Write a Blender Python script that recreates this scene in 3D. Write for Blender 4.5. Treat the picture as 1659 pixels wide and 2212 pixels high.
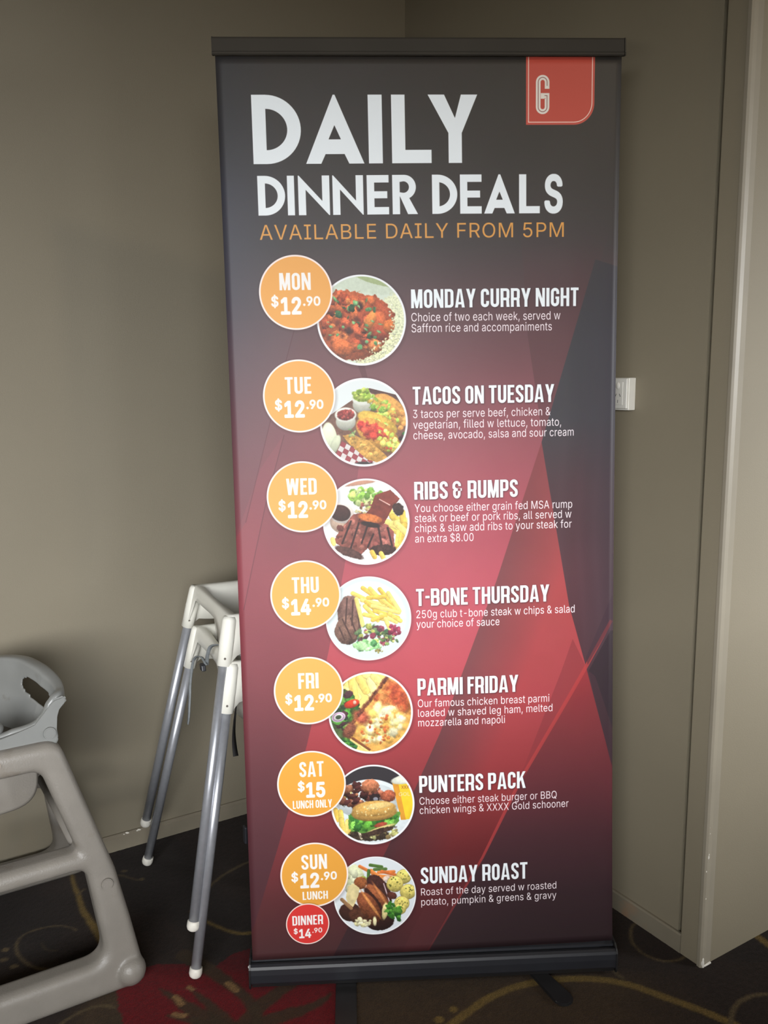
import bpy, bmesh, math, random
import numpy as np
from mathutils import Vector, Matrix

for o in list(bpy.data.objects):
    bpy.data.objects.remove(o)
SC = bpy.context.scene
COL = SC.collection

# ------------------------------------------------------------------ camera
CAM_H, PITCH, ROLL, FPX = 1.40047, 0.15198, -0.00555, 1864.86
cam_data = bpy.data.cameras.new('camera')
cam = bpy.data.objects.new('camera', cam_data)
COL.objects.link(cam)
F_ = Vector((0, math.cos(PITCH), -math.sin(PITCH)))
R_ = Vector((1, 0, 0))
U_ = R_.cross(F_)
R2 = R_ * math.cos(ROLL) + U_ * math.sin(ROLL)
U2 = -R_ * math.sin(ROLL) + U_ * math.cos(ROLL)
m3 = Matrix((R2, U2, -F_)).transposed()
cam.matrix_world = Matrix.Translation((0, 0, CAM_H)) @ m3.to_4x4()
cam_data.sensor_fit = 'HORIZONTAL'
cam_data.sensor_width = 36.0
cam_data.lens = FPX / 1659 * 36.0
cam_data.clip_start = 0.02
SC.camera = cam

SC.view_settings.view_transform = 'Standard'
SC.view_settings.look = 'None'
SC.view_settings.gamma = 1.0
SC.view_settings.use_curve_mapping = False
SC.view_settings.exposure = -0.17

# room frame: corner C, L runs along the left wall, R along the right wall, both on the floor
C0 = Vector((0.07653, 2.98737, 0))
AZ = 0.558627
LD = Vector((-math.cos(AZ), -math.sin(AZ), 0))
RD = Vector((math.sin(AZ), -math.cos(AZ), 0))
ZD = Vector((0, 0, 1))


def RM(u, w, z):
    return C0 + LD * u + RD * w + ZD * z


# ------------------------------------------------------------------ world and light
world = bpy.data.worlds.new('world')
SC.world = world
world.use_nodes = True
bg = world.node_tree.nodes['Background']
bg.inputs[0].default_value = (1.0, 0.70, 0.34, 1)
bg.inputs[1].default_value = 0.035


def area(name, loc, target, sx, sy, power, color, spread=180):
    d = bpy.data.lights.new(name, 'AREA')
    d.shape = 'RECTANGLE'
    d.size, d.size_y = sx, sy
    d.energy = power
    d.color = color
    d.spread = math.radians(spread)
    o = bpy.data.objects.new(name, d)
    COL.objects.link(o)
    o.location = loc
    dr = (Vector(target) - Vector(loc)).normalized()
    o.rotation_euler = dr.to_track_quat('-Z', 'Y').to_euler()
    return o


# bright overcast sky seen through the window strip behind the camera
area('sky_light', RM(4.6, 6.2, 2.38), RM(4.6, 0.0, 2.38), 7.5, 2.0, 1500, (0.96, 0.98, 1.0))
area('nib_fill_light', RM(-2.9, 6.2, 2.38), RM(-2.9, 0.0, 2.38), 4.4, 2.0, 1900, (0.96, 0.98, 1.0))  # added panel that brightens the face of the nib wall
# added strip light along the left-hand sill, to sharpen wall shadows
area('shadow_edge_light', RM(2.9, 3.2, 0.99), RM(2.2, 0.0, 0.75), 2.6, 0.05, 28, (1.0, 0.97, 0.9))
# small ceiling spotlight towards the back of the room: casts the banner's faint shadow on the left wall
area('ceiling_spot', RM(0.33, 3.05, 3.0), RM(1.0, 0.0, 1.0), 0.16, 0.16, 8.5, (1.0, 0.84, 0.62))

# ------------------------------------------------------------------ helpers


def lin(c):
    return tuple(((x / 255) / 12.92 if x / 255 <= 0.04045 else ((x / 255 + 0.055) / 1.055) ** 2.4) for x in c)


def mat(name, rgb, rough=0.5, metal=0.0, spec=0.5, noise=0.0, nscale=30, bump=0.0, bscale=300, dirt=None, coat=0.0):
    """procedural material; rgb in 0..255 display values"""
    m = bpy.data.materials.new(name)
    m.use_nodes = True
    nt = m.node_tree
    b = nt.nodes['Principled BSDF']
    b.inputs['Roughness'].default_value = rough
    b.inputs['Metallic'].default_value = metal
    b.inputs['Specular IOR Level'].default_value = spec
    b.inputs['Coat Weight'].default_value = coat
    c = lin(rgb)
    tc = nt.nodes.new('ShaderNodeTexCoord')
    if noise:
        n = nt.nodes.new('ShaderNodeTexNoise')
        n.inputs['Scale'].default_value = nscale
        n.inputs['Detail'].default_value = 5
        nt.links.new(tc.outputs['Object'], n.inputs['Vector'])
        r = nt.nodes.new('ShaderNodeValToRGB')
        r.color_ramp.elements[0].position = 0.3
        r.color_ramp.elements[1].position = 0.7
        r.color_ramp.elements[0].color = (*[x * (1 - noise) for x in c], 1)
        r.color_ramp.elements[1].color = (*[min(1, x * (1 + noise)) for x in c], 1)
        nt.links.new(n.outputs['Fac'], r.inputs['Fac'])
        out = r.outputs['Color']
        if dirt:
            n2 = nt.nodes.new('ShaderNodeTexNoise')
            n2.inputs['Scale'].default_value = dirt[1]
            n2.inputs['Detail'].default_value = 8
            nt.links.new(tc.outputs['Object'], n2.inputs['Vector'])
            r2 = nt.nodes.new('ShaderNodeValToRGB')
            r2.color_ramp.elements[0].position = 0.62
            r2.color_ramp.elements[1].position = 0.75
            mx = nt.nodes.new('ShaderNodeMixRGB')
            nt.links.new(n2.outputs['Fac'], r2.inputs['Fac'])
            nt.links.new(r2.outputs['Color'], mx.inputs['Fac'])
            nt.links.new(out, mx.inputs['Color1'])
            mx.inputs['Color2'].default_value = (*lin(dirt[0]), 1)
            out = mx.outputs['Color']
        nt.links.new(out, b.inputs['Base Color'])
    else:
        b.inputs['Base Color'].default_value = (*c, 1)
    if bump:
        n = nt.nodes.new('ShaderNodeTexNoise')
        n.inputs['Scale'].default_value = bscale
        n.inputs['Detail'].default_value = 3
        nt.links.new(tc.outputs['Object'], n.inputs['Vector'])
        bp = nt.nodes.new('ShaderNodeBump')
        bp.inputs['Strength'].default_value = bump
        bp.inputs['Distance'].default_value = 0.002
        nt.links.new(n.outputs['Fac'], bp.inputs['Height'])
        nt.links.new(bp.outputs['Normal'], b.inputs['Normal'])
    return m


WALL = mat('wall_paint', (128, 120, 103), 0.62, noise=0.035, nscale=2.5, bump=0.25, bscale=420)
WALL_R = mat('wall_paint_right', (136, 127, 108), 0.62, noise=0.04, nscale=3, bump=0.25, bscale=420)
SKIRT = mat('skirting_paint', (128, 120, 104), 0.5, noise=0.08, nscale=12, dirt=((150, 118, 92), 9))
CEIL = mat('ceiling_paint', (96, 86, 68), 0.8, noise=0.03)
CHIP = mat('bare_plaster', (225, 220, 210), 0.8, noise=0.1)
SHELL = mat('white_moulded_plastic', (226, 224, 214), 0.33, noise=0.03, nscale=14, spec=0.5)
CAPM = mat('white_foot_plastic', (222, 218, 208), 0.5, noise=0.12, nscale=60, dirt=((110, 95, 80), 45))
GREY = mat('grey_moulded_plastic', (120, 115, 108), 0.42, noise=0.07, nscale=16, bump=0.35, bscale=260, dirt=((106, 97, 86), 14))
GREYS = mat('grey_smooth_plastic', (118, 119, 117), 0.3, noise=0.05, nscale=16, dirt=((100, 96, 90), 18))
STRAPG = mat('grey_webbing', (120, 124, 126), 0.5, noise=0.15, nscale=120)
STRAPB = mat('black_webbing', (38, 36, 36), 0.7, noise=0.2, nscale=100)
BLACKP = mat('black_anodised_metal', (34, 35, 40), 0.42, noise=0.06, nscale=20, spec=0.6)
RAILM = mat('dark_rail_metal', (60, 56, 50), 0.75, noise=0.06, nscale=10, spec=0.2)
FOOTM = mat('dark_foot_metal', (30, 29, 30), 0.45, noise=0.1, nscale=30)
OUTL = mat('white_outlet_plastic', (232, 230, 222), 0.35, noise=0.02)
DARK = mat('dark_slot', (30, 28, 26), 0.8, noise=0.1)
SCREW = mat('screw_metal', (120, 112, 104), 0.4, metal=0.7, noise=0.1)

# brushed aluminium leg: fine streaks along the tube
ALU = mat('brushed_aluminium', (172, 174, 180), 0.34, metal=0.6, noise=0.06, nscale=80, bump=0.05, bscale=500)


def link(name, mesh, m, parent=None):
    o = bpy.data.objects.new(name, mesh)
    COL.objects.link(o)
    if m is not None:
        mesh.materials.clear()
        mesh.materials.append(m)
    if parent is not None:
        o.parent = parent
    return o


def from_bm(name, bm, m, parent=None, smooth=False):
    bmesh.ops.recalc_face_normals(bm, faces=bm.faces)
    me = bpy.data.meshes.new(name)
    bm.to_mesh(me)
    bm.free()
    if smooth:
        me.polygons.foreach_set('use_smooth', [True] * len(me.polygons))
    return link(name, me, m, parent)


def empty(name, label, cat, loc=(0, 0, 0), group=None):
    o = bpy.data.objects.new(name, None)
    COL.objects.link(o)
    o.location = loc
    o.empty_display_size = 0.05
    o['label'] = label
    o['category'] = cat
    if group:
        o['group'] = group
    return o


def prism(bm, pts, vec):
    """closed polygon pts extruded by vec"""
    a = [bm.verts.new(p) for p in pts]
    b = [bm.verts.new(Vector(p) + Vector(vec)) for p in pts]
    n = len(pts)
    bm.faces.new(a)
    bm.faces.new(b[::-1])
    for i in range(n):
        bm.faces.new((a[i], a[(i + 1) % n], b[(i + 1) % n], b[i]))


def obox(bm, o, ax, ay, az, bevel=0.0):
    """box from origin o along three edge vectors"""
    o, ax, ay, az = map(Vector, (o, ax, ay, az))
    vs = []
    for k in (0, 1):
        for j in (0, 1):
            for i in (0, 1):
                vs.append(bm.verts.new(o + ax * i + ay * j + az * k))
    fs = [(0, 1, 3, 2), (4, 6, 7, 5), (0, 4, 5, 1), (2, 3, 7, 6), (0, 2, 6, 4), (1, 5, 7, 3)]
    for f in fs:
        bm.faces.new([vs[i] for i in f])
    if bevel:
        es = set()
        for v in vs:
            es.update(v.link_edges)
        bmesh.ops.bevel(bm, geom=list(es), offset=bevel, segments=3, affect='EDGES', profile=0.5)


def frames(path):
    P = [Vector(p) for p in path]
    n = len(P)
    T = [((P[min(i + 1, n - 1)] - P[max(i - 1, 0)]).normalized()) for i in range(n)]
    ref = Vector((0, 0, 1)) if abs(T[0].z) < 0.9 else Vector((1, 0, 0))
    x = T[0].cross(ref).normalized()
    out = []
    for i in range(n):
        x = (x - T[i] * x.dot(T[i])).normalized()
        out.append((P[i], x, T[i].cross(x)))
    return out


def tube(bm, path, r, seg=16, cap=True, flat=1.0):
    if not hasattr(r, '__len__'):
        r = [r] * len(path)
    rings = []
    for (p, x, y), rr in zip(frames(path), r):
        rings.append([bm.verts.new(p + x * (math.cos(t) * rr) + y * (math.sin(t) * rr * flat))
                      for t in [2 * math.pi * k / seg for k in range(seg)]])
    for a, b in zip(rings, rings[1:]):
        for k in range(seg):
            bm.faces.new((a[k], a[(k + 1) % seg], b[(k + 1) % seg], b[k]))
    if cap:
        bm.faces.new(rings[0][::-1])
        bm.faces.new(rings[-1])


def ball(bm, c, r, sc=(1, 1, 1), rot=None, u=20, v=12):
    M = Matrix.Translation(c) @ (rot.to_4x4() if rot else Matrix.Identity(4)) @ Matrix.Diagonal((r * sc[0], r * sc[1], r * sc[2], 1))
    bmesh.ops.create_uvsphere(bm, u_segments=u, v_segments=v, radius=1, matrix=M)


def smooth_path(pts, n=8, closed=False):
    P = [Vector(p) for p in pts]
    out = []
    N = len(P)
    rng = range(N if closed else N - 1)
    for i in rng:
        if closed:
            p0, p1, p2, p3 = P[i - 1], P[i], P[(i + 1) % N], P[(i + 2) % N]
        else:
            p0, p1, p2, p3 = P[max(i - 1, 0)], P[i], P[i + 1], P[min(i + 2, N - 1)]
        for k in range(n):
            t = k / n
            out.append(0.5 * ((2 * p1) + (p2 - p0) * t + (2 * p0 - 5 * p1 + 4 * p2 - p3) * t * t + (3 * p1 - p0 - 3 * p2 + p3) * t ** 3))
    if not closed:
        out.append(P[-1])
    return out


def structure(o):
    o['kind'] = 'structure'
    return o


# ------------------------------------------------------------------ room shell
H_ROOM = 3.3
T = 0.12


def slab(name, u0, u1, w0, w1, z0, z1, m, bevel=0.0):
    bm = bmesh.new()
    obox(bm, RM(u0, w0, z0), LD * (u1 - u0), RD * (w1 - w0), ZD * (z1 - z0), bevel)
    return from_bm(name, bm, m)


S_GR, S_K = 1.2336, 1.2944     # groove and outer corner along the right wall
structure(slab('wall_left', -0.02, 5.2, -T, 0.0, 0.0, H_ROOM, WALL))
# the right wall stops in a shadow gap just short of the nib strip, closed again by the skirting below
bm = bmesh.new()
obox(bm, RM(-T, 0.0, 0.0), LD * T, RD * (S_GR - 0.016), ZD * H_ROOM, 0.0)
obox(bm, RM(-T, S_GR - 0.016, 0.0), LD * (T - 0.022), RD * 0.02, ZD * H_ROOM)
structure(from_bm('wall_right', bm, WALL_R))
# end of the nib wall: face towards the window, running away to the right
structure(slab('wall_front', -3.2, 0.009, S_GR, S_K, 0.0, H_ROOM, WALL_R, 0.0015))
# metal corner bead on the nib's outer edge
bm = bmesh.new()
prism(bm, [RM(-0.024, S_K - 0.001, 0.0), RM(-0.024, S_K + 0.0015, 0.0), RM(-0.003, S_K + 0.004, 0.0), RM(0.0085, S_K + 0.003, 0.0),
           RM(0.0125, S_K - 0.001, 0.0), RM(0.0115, S_K - 0.010, 0.0), RM(0.004, S_K - 0.012, 0)], ZD * H_ROOM)
bead = structure(from_bm('trim_1', bm, mat('corner_bead_paint', (152, 144, 128), 0.45, noise=0.05, nscale=8)))
# chips that bare the plaster at the bead
bm = bmesh.new()
random.seed(5)
for z, sz in ((0.012, 0.011), (0.02, 0.008), (0.006, 0.009), (0.002, 0.008), (0.285, 0.007), (0.292, 0.005), (0.25, 0.003), (0.18, 0.004), (0.345, 0.004), (0.36, 0.003)):
    c = RM(0.010 - random.random() * 0.006, S_K + 0.0022, z)
    ball(bm, c, sz * 0.8, (0.5, 0.5, 0.9), None, 8, 6)
for k in range(6):
    ball(bm, RM(0.0 - 0.004 * k, S_K + 0.003, 0.003), 0.004, (1, 0.7, 0.8), None, 6, 5)
chips = from_bm('paint_chips', bm, CHIP, bead)
chips['kind'] = 'stuff'

# skirting boards
bm = bmesh.new()
prism(bm, [RM(0, 0, 0), RM(0, 0.012, 0), RM(0, 0.012, 0.040), RM(0, 0.009, 0.0425), RM(0, 0.009, 0.047), RM(0, 0.006, 0.050), RM(0, 0, 0.050)], LD * 5.2)
skl = structure(from_bm('baseboard_left', bm, SKIRT))
bm = bmesh.new()
for u, z, s in ((1.02, 0.048, 0.004), (0.984, 0.0475, 0.004), (0.99, 0.046, 0.0025), (1.03, 0.046, 0.002)):
    ball(bm, RM(u, 0.009, z), s, (1.6, 0.7, 0.7), None, 8, 6)
ch = from_bm('paint_chips', bm, CHIP, skl)
ch['kind'] = 'stuff'
bm = bmesh.new()
prism(bm, [RM(0, 0, 0), RM(0.009, 0, 0), RM(0.009, 0, 0.046), RM(0.006, 0, 0.050), RM(0, 0, 0.050)], RD * (S_GR - 0.0008))
structure(from_bm('baseboard_right', bm, SKIRT))

structure(slab('ceiling', -3.2, 5.2, -T, 3.6, H_ROOM, H_ROOM + 0.1, CEIL))

# wall behind the camera with the tall window opening that lights the corner
W_U0, W_U1, W_W = 1.55, 4.3, 3.35
HEAD, SILL = 2.04, 1.02
bm = bmesh.new()
WINS = ((-3.0, -1.45), (W_U0, W_U1))  # right-hand opening is added, to let the fill panel reach the nib
edges_ = (-3.2, -3.0, -1.45, W_U0, W_U1, 5.2)
for a_, b_ in ((-3.2, -3.0), (-1.45, W_U0), (W_U1, 5.2)):
    obox(bm, RM(a_, W_W, 0), LD * (b_ - a_), RD * T, ZD * H_ROOM)
for a_, b_ in WINS:
    obox(bm, RM(a_, W_W, HEAD), LD * (b_ - a_), RD * T, ZD * (H_ROOM - HEAD))
    obox(bm, RM(a_, W_W, 0), LD * (b_ - a_), RD * T, ZD * SILL)
structure(from_bm('wall_back', bm, WALL))
for k, (a_, b_) in enumerate(WINS):
    bm = bmesh.new()
    for q in (a_, b_ - 0.05):
        obox(bm, RM(q, W_W + 0.02, SILL), LD * 0.05, RD * 0.06, ZD * (HEAD - SILL))
    for z in (SILL, HEAD - 0.05):
        obox(bm, RM(a_, W_W + 0.02, z), LD * (b_ - a_), RD * 0.06, ZD * 0.05)
    structure(from_bm('window_%d' % (k + 1), bm, RAILM))

# ------------------------------------------------------------------ carpet (floor)
rng = np.random.RandomState(3)


def vnoise(X, Y, scale, seed=0, octaves=3):
    """smooth value noise on coordinates"""
    r = np.random.RandomState(seed)
    tot = np.zeros_like(X)
    amp, norm = 1.0, 0.0
    for o in range(octaves):
        g = r.rand(64, 64)
        x = X * scale * 2 ** o + 17.3 * o
        y = Y * scale * 2 ** o + 9.1 * o
        xi = np.floor(x).astype(int)
        yi = np.floor(y).astype(int)
        fx = x - xi
        fy = y - yi
        fx = fx * fx * (3 - 2 * fx)
        fy = fy * fy * (3 - 2 * fy)
        a = g[yi % 64, xi % 64]
        b = g[yi % 64, (xi + 1) % 64]
        c = g[(yi + 1) % 64, xi % 64]
        d = g[(yi + 1) % 64, (xi + 1) % 64]
        tot += amp * ((a * (1 - fx) + b * fx) * (1 - fy) + (c * (1 - fx) + d * fx) * fy)
        norm += amp
        amp *= 0.55
    return tot / norm


def poly_dist(X, Y, pts):
    """distance to an open polyline and the running parameter 0..1 at the closest point"""
    D = np.full(X.shape, 9.0)
    Tt = np.zeros(X.shape)
    n = len(pts) - 1
    for i in range(n):
        ax, ay = pts[i]
        bx, by = pts[i + 1]
        dx, dy = bx - ax, by - ay
        t = np.clip(((X - ax) * dx + (Y - ay) * dy) / (dx * dx + dy * dy + 1e-12), 0, 1)
        d = np.hypot(X - ax - t * dx, Y - ay - t * dy)
        k = d < D
        D[k] = d[k]
        Tt[k] = ((i + t) / n)[k]
    return D, Tt


def in_poly(X, Y, pts):
    ins = np.zeros(X.shape, bool)
    n = len(pts)
    for i in range(n):
        x1, y1 = pts[i]
        x2, y2 = pts[(i + 1) % n]
        if y1 == y2:
            continue
        c = ((y1 > Y) != (y2 > Y)) & (X < (x2 - x1) * (Y - y1) / (y2 - y1) + x1)
        ins ^= c
    return ins


def spl(pts, n=6):
    return [(p.x, p.y) for p in smooth_path([(a, b, 0) for a, b in pts], n)]


def grid_axis(lo, a, b, hi, fine, coarse):
    return np.concatenate([np.arange(lo, a, coarse), np.arange(a, b, fine), np.arange(b, hi + coarse, coarse)])


gx = grid_axis(-3.6, -1.5, 1.6, 4.6, 0.005, 0.06)
gy = grid_axis(-2.6, 1.0, 3.05, 6.2, 0.005, 0.06)
X, Y = np.meshgrid(gx, gy)
base = np.array(lin((41, 31, 25)))
olive = np.array(lin((66, 51, 33)))
dark = np.array(lin((32, 26, 23)))
red = np.array(lin((98, 12, 18)))
red2 = np.array(lin((72, 12, 16)))
gold = np.array(lin((108, 88, 44)))
gold2 = np.array(lin((128, 98, 62)))
thin = np.array(lin((88, 74, 50)))
colr = np.zeros(X.shape + (3,)) + base


def over(mask, c):
    global colr
    colr = colr * (1 - mask[..., None]) + np.asarray(c) * mask[..., None]


# broad tufted colour fields, edged raggedly
wob = (vnoise(X, Y, 60, 5, 2) - 0.5) * 0.012
oliveline = (X * 0.96 + (1.9 - Y) * 0.9) + (vnoise(X, Y, 6, 8, 2) - 0.5) * 0.10
m_ol = np.clip((1.89 - Y + wob) / 0.06, 0, 1) * np.clip((X + 0.72) / 0.05, 0, 1) * np.clip((0.75 - X) / 0.25, 0, 1)
over(m_ol * (0.55 + 0.45 * vnoise(X, Y, 30, 9, 3)), olive)
over(np.clip((vnoise(X, Y, 3.0, 12, 2) - 0.55) / 0.1, 0, 1) * (Y > 1.9) * 0.6, dark)
# generic repeats of the swirl motif where the photograph does not look
r_ = np.random.RandomState(11)
for k in range(26):
    cx, cy = r_.uniform(-3.2, 4.2), r_.uniform(-2.2, 1.45)
    rr, wd = r_.uniform(0.08, 0.5), r_.uniform(0.003, 0.011)
    a0 = r_.uniform(0, 6.28)
    ang = (np.arctan2(Y - cy, X - cx) - a0) % (2 * np.pi)
    d = np.abs(np.hypot(X - cx, Y - cy) - rr)
    over(np.clip((wd - d + wob * 0.3) / 0.003 + 0.5, 0, 1) * (ang < 4.0) * 0.8 * np.clip((1.6 - Y) / 0.05, 0, 1), gold)
for cx, cy, ro in ((0.9, 0.9, 0.3), (-1.5, 0.6, 0.3), (2.3, 0.2, 0.34), (-2.6, 1.6, 0.3), (2.6, 1.5, 0.3)):
    a = np.arctan2(Y - cy, X - cx)
    rad = np.hypot(X - cx, Y - cy)
    over(np.clip((ro * (0.72 + 0.28 * np.abs(np.cos(2.5 * a))) - rad) / 0.005, 0, 1) * np.clip(np.abs(np.sin(2.5 * a)) * rad / 0.02, 0, 1), red)

redout = [(-0.63, 1.816), (-0.611, 1.771), (-0.592, 1.734), (-0.575, 1.686), (-0.56, 1.62), (-0.5, 1.55), (-0.3, 1.50), (-0.095, 1.55), (-0.087, 1.69),
          (-0.090, 1.812), (-0.12, 1.868), (-0.217, 1.884), (-0.269, 1.944), (-0.337, 1.965), (-0.383, 1.941), (-0.409, 1.905), (-0.441, 1.880),
          (-0.489, 1.905), (-0.55, 1.912), (-0.60, 1.885)]
rw = (vnoise(X, Y, 70, 21, 2) - 0.5) * 0.008
mr = in_poly(X + rw, Y + rw, redout).astype(float)
over(mr, red)
over(mr * np.clip((Y - 1.86) / 0.05, 0, 1) * 0.7, red2)
for v, w0, w1 in (([(-0.50, 1.94), (-0.445, 1.901), (-0.382, 1.848), (-0.328, 1.794), (-0.298, 1.751), (-0.28, 1.69)], 0.020, 0.010),
                  ([(-0.529, 1.821), (-0.48, 1.785), (-0.445, 1.756), (-0.39, 1.715), (-0.33, 1.66)], 0.003, 0.030),
                  ([(-0.459, 1.822), (-0.401, 1.765), (-0.365, 1.719), (-0.31, 1.65)], 0.003, 0.030),
                  ([(-0.311, 1.68), (-0.3, 1.732), (-0.28, 1.77), (-0.24, 1.82), (-0.20, 1.86)], 0.026, 0.012),
                  ([(-0.295, 1.68), (-0.264, 1.718), (-0.198, 1.746), (-0.15, 1.775), (-0.13, 1.80)], 0.026, 0.004),
                  ([(-0.49, 1.735), (-0.42, 1.715), (-0.34, 1.68)], 0.002, 0.02)):
    d, t = poly_dist(X, Y, spl(v))
    over(np.clip((w0 + (w1 - w0) * t - d + rw) / 0.006 + 0.5, 0, 1) * 0.92, olive * 0.75)
for (ax, ay), (bx, by), w in (((-0.372, 1.838), (-0.350, 1.816), 0.009), ((-0.486, 1.793), (-0.467, 1.772), 0.007), ((-0.464, 1.826), (-0.450, 1.818), 0.005), ((-0.474, 1.738), (-0.452, 1.735), 0.007)):
    d, t = poly_dist(X, Y, [(ax, ay), (bx, by)])
    over(np.clip((w - d + rw * 0.5) / 0.004 + 0.5, 0, 1), gold2)
for v, w0, w1, c in (
    ([(0.06, 1.62), (0.104, 1.668), (0.156, 1.717), (0.226, 1.779), (0.301, 1.821), (0.389, 1.844), (0.494, 1.846), (0.573, 1.823), (0.648, 1.777), (0.718, 1.732), (0.771, 1.689), (0.86, 1.60)], 0.0095, 0.0105, gold),
    ([(0.538, 1.884), (0.557, 1.85)], 0.003, 0.006, thin * 0.8),
    ([(0.75, 1.66), (0.756, 1.703), (0.783, 1.751), (0.826, 1.783), (0.876, 1.792), (0.93, 1.775), (0.97, 1.73)], 0.006, 0.005, thin),
    ([(0.90, 2.08), (0.934, 2.015), (0.954, 1.969), (0.973, 1.908), (0.98, 1.85)], 0.010, 0.010, gold),
    ([(0.70, 2.09), (0.646, 2.055), (0.624, 2.017), (0.619, 1.972), (0.636, 1.932), (0.67, 1.910), (0.712, 1.913), (0.75, 1.94)], 0.0035, 0.0035, thin),
    ([(-0.80, 2.04), (-0.823, 2.053), (-0.861, 2.059), (-0.908, 2.042), (-0.932, 2.016), (-0.929, 1.977), (-0.905, 1.939), (-0.864, 1.905), (-0.825, 1.891), (-0.79, 1.892), (-0.75, 1.91)], 0.002, 0.0045, thin),
    ([(-0.93, 2.40), (-0.913, 2.323), (-0.881, 2.249), (-0.848, 2.192), (-0.814, 2.128), (-0.776, 2.076), (-0.75, 2.041), (-0.71, 1.983)], 0.003, 0.0105, gold),
    ([(-0.85, 2.196), (-0.843, 2.222)], 0.004, 0.003, thin),
    ([(-0.75, 1.65), (-0.725, 1.698), (-0.715, 1.718), (-0.692, 1.745), (-0.667, 1.762), (-0.641, 1.767), (-0.617, 1.762)], 0.004, 0.0035, thin),
    ([(-0.80, 2.285), (-0.761, 2.29), (-0.734, 2.278), (-0.705, 2.266)], 0.003, 0.003, thin * 0.8),
    ([(-0.51, 2.19), (-0.497, 2.225), (-0.486, 2.252), (-0.459, 2.298), (-0.404, 2.356), (-0.34, 2.39), (-0.28, 2.39)], 0.0045, 0.0045, thin),
    ([(-0.52, 2.12), (-0.495, 2.095), (-0.467, 2.071), (-0.426, 2.045), (-0.382, 2.025), (-0.35, 2.025), (-0.304, 2.039), (-0.26, 2.08)], 0.005, 0.006, gold * 0.85),
    ([(-0.87, 1.99), (-0.85, 1.965), (-0.82, 1.96)], 0.002, 0.002, thin * 0.6)):
    d, t = poly_dist(X, Y, spl(v))
    over(np.clip((w0 + (w1 - w0) * t - d + rw * 0.35) / 0.005 + 0.5, 0, 1) * 0.95, c)
for cx, cy, rx, ry, c in ((0.15, 1.75, 0.010, 0.010, gold), (0.116, 1.718, 0.011, 0.011, gold), (-0.951, 1.964, 0.009, 0.008, thin), (-0.938, 1.927, 0.009, 0.008, thin),
                          (-0.903, 1.902, 0.010, 0.008, thin), (-0.757, 2.311, 0.010, 0.006, thin * 0.9), (-0.695, 2.27, 0.008, 0.006, thin)):
    over(np.clip((1 - np.hypot((X - cx) / rx, (Y - cy) / ry)) / 0.3 + 0.5, 0, 1), c)
tuft = rng.rand(*X.shape)
colr *= (0.82 + 0.36 * tuft)[..., None]
zz = (rng.rand(*X.shape) - 0.5) * 0.0012
ny, nx = X.shape
co = np.stack([X, Y, zz], -1).reshape(-1, 3).astype(np.float32)
ii = (np.arange(ny - 1)[:, None] * nx + np.arange(nx - 1)[None, :]).reshape(-1)
quads = np.stack([ii, ii + 1, ii + 1 + nx, ii + nx], -1).astype(np.int32)
me = bpy.data.meshes.new('floor')
me.vertices.add(len(co))
me.vertices.foreach_set('co', co.ravel())
me.loops.add(quads.size)
me.loops.foreach_set('vertex_index', quads.ravel())
me.polygons.add(len(quads))
me.polygons.foreach_set('loop_start', np.arange(0, quads.size, 4, dtype=np.int32))
me.update(calc_edges=True)
ca = me.color_attributes.new('tuft_colour', 'FLOAT_COLOR', 'POINT')
ca.data.foreach_set('color', np.concatenate([colr.reshape(-1, 3), np.ones((nx * ny, 1))], 1).astype(np.float32).ravel())
CARPET = bpy.data.materials.new('patterned_carpet')
CARPET.use_nodes = True
nt = CARPET.node_tree
b = nt.nodes['Principled BSDF']
b.inputs['Roughness'].default_value = 0.95
b.inputs['Specular IOR Level'].default_value = 0.1
b.inputs['Sheen Weight'].default_value = 0.06
at = nt.nodes.new('ShaderNodeAttribute')
at.attribute_name = 'tuft_colour'
tc = nt.nodes.new('ShaderNodeTexCoord')
no = nt.nodes.new('ShaderNodeTexNoise')
no.inputs['Scale'].default_value = 350
no.inputs['Detail'].default_value = 3
nt.links.new(tc.outputs['Object'], no.inputs['Vector'])
rp = nt.nodes.new('ShaderNodeValToRGB')
rp.color_ramp.elements[0].position = 0.3
rp.color_ramp.elements[0].color = (0.5, 0.5, 0.5, 1)
rp.color_ramp.elements[1].position = 0.75
rp.color_ramp.elements[1].color = (1.3, 1.3, 1.3, 1)
nt.links.new(no.outputs['Fac'], rp.inputs['Fac'])
mx = nt.nodes.new('ShaderNodeMixRGB')
mx.blend_type = 'MULTIPLY'
mx.inputs['Fac'].default_value = 1
nt.links.new(at.outputs['Color'], mx.inputs['Color1'])
nt.links.new(rp.outputs['Color'], mx.inputs['Color2'])
nt.links.new(mx.outputs['Color'], b.inputs['Base Color'])
bp = nt.nodes.new('ShaderNodeBump')
bp.inputs['Strength'].default_value = 0.5
bp.inputs['Distance'].default_value = 0.003
nt.links.new(no.outputs['Fac'], bp.inputs['Height'])
nt.links.new(bp.outputs['Normal'], b.inputs['Normal'])
structure(link('floor', me, CARPET))
# ------------------------------------------------------------------ banner print, painted in millimetres on an 850 x 1992 sheet
PW, PH, PPM = 850, 1992, 2
NW, NH = PW * PPM, PH * PPM
yy, xx = np.mgrid[0:NH, 0:NW].astype(np.float32)
xx = (xx + 0.5) / PPM
yy = (yy + 0.5) / PPM
PO = np.zeros((NH, NW, 3), np.float32)


def C255(c):
    return np.array(c, np.float32) / 255


def ramp(v, stops):
    xs = [s[0] for s in stops]
    return np.stack([np.interp(v, xs, [s[1][k] / 255 for s in stops]) for k in range(3)], -1).astype(np.float32)


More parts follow.
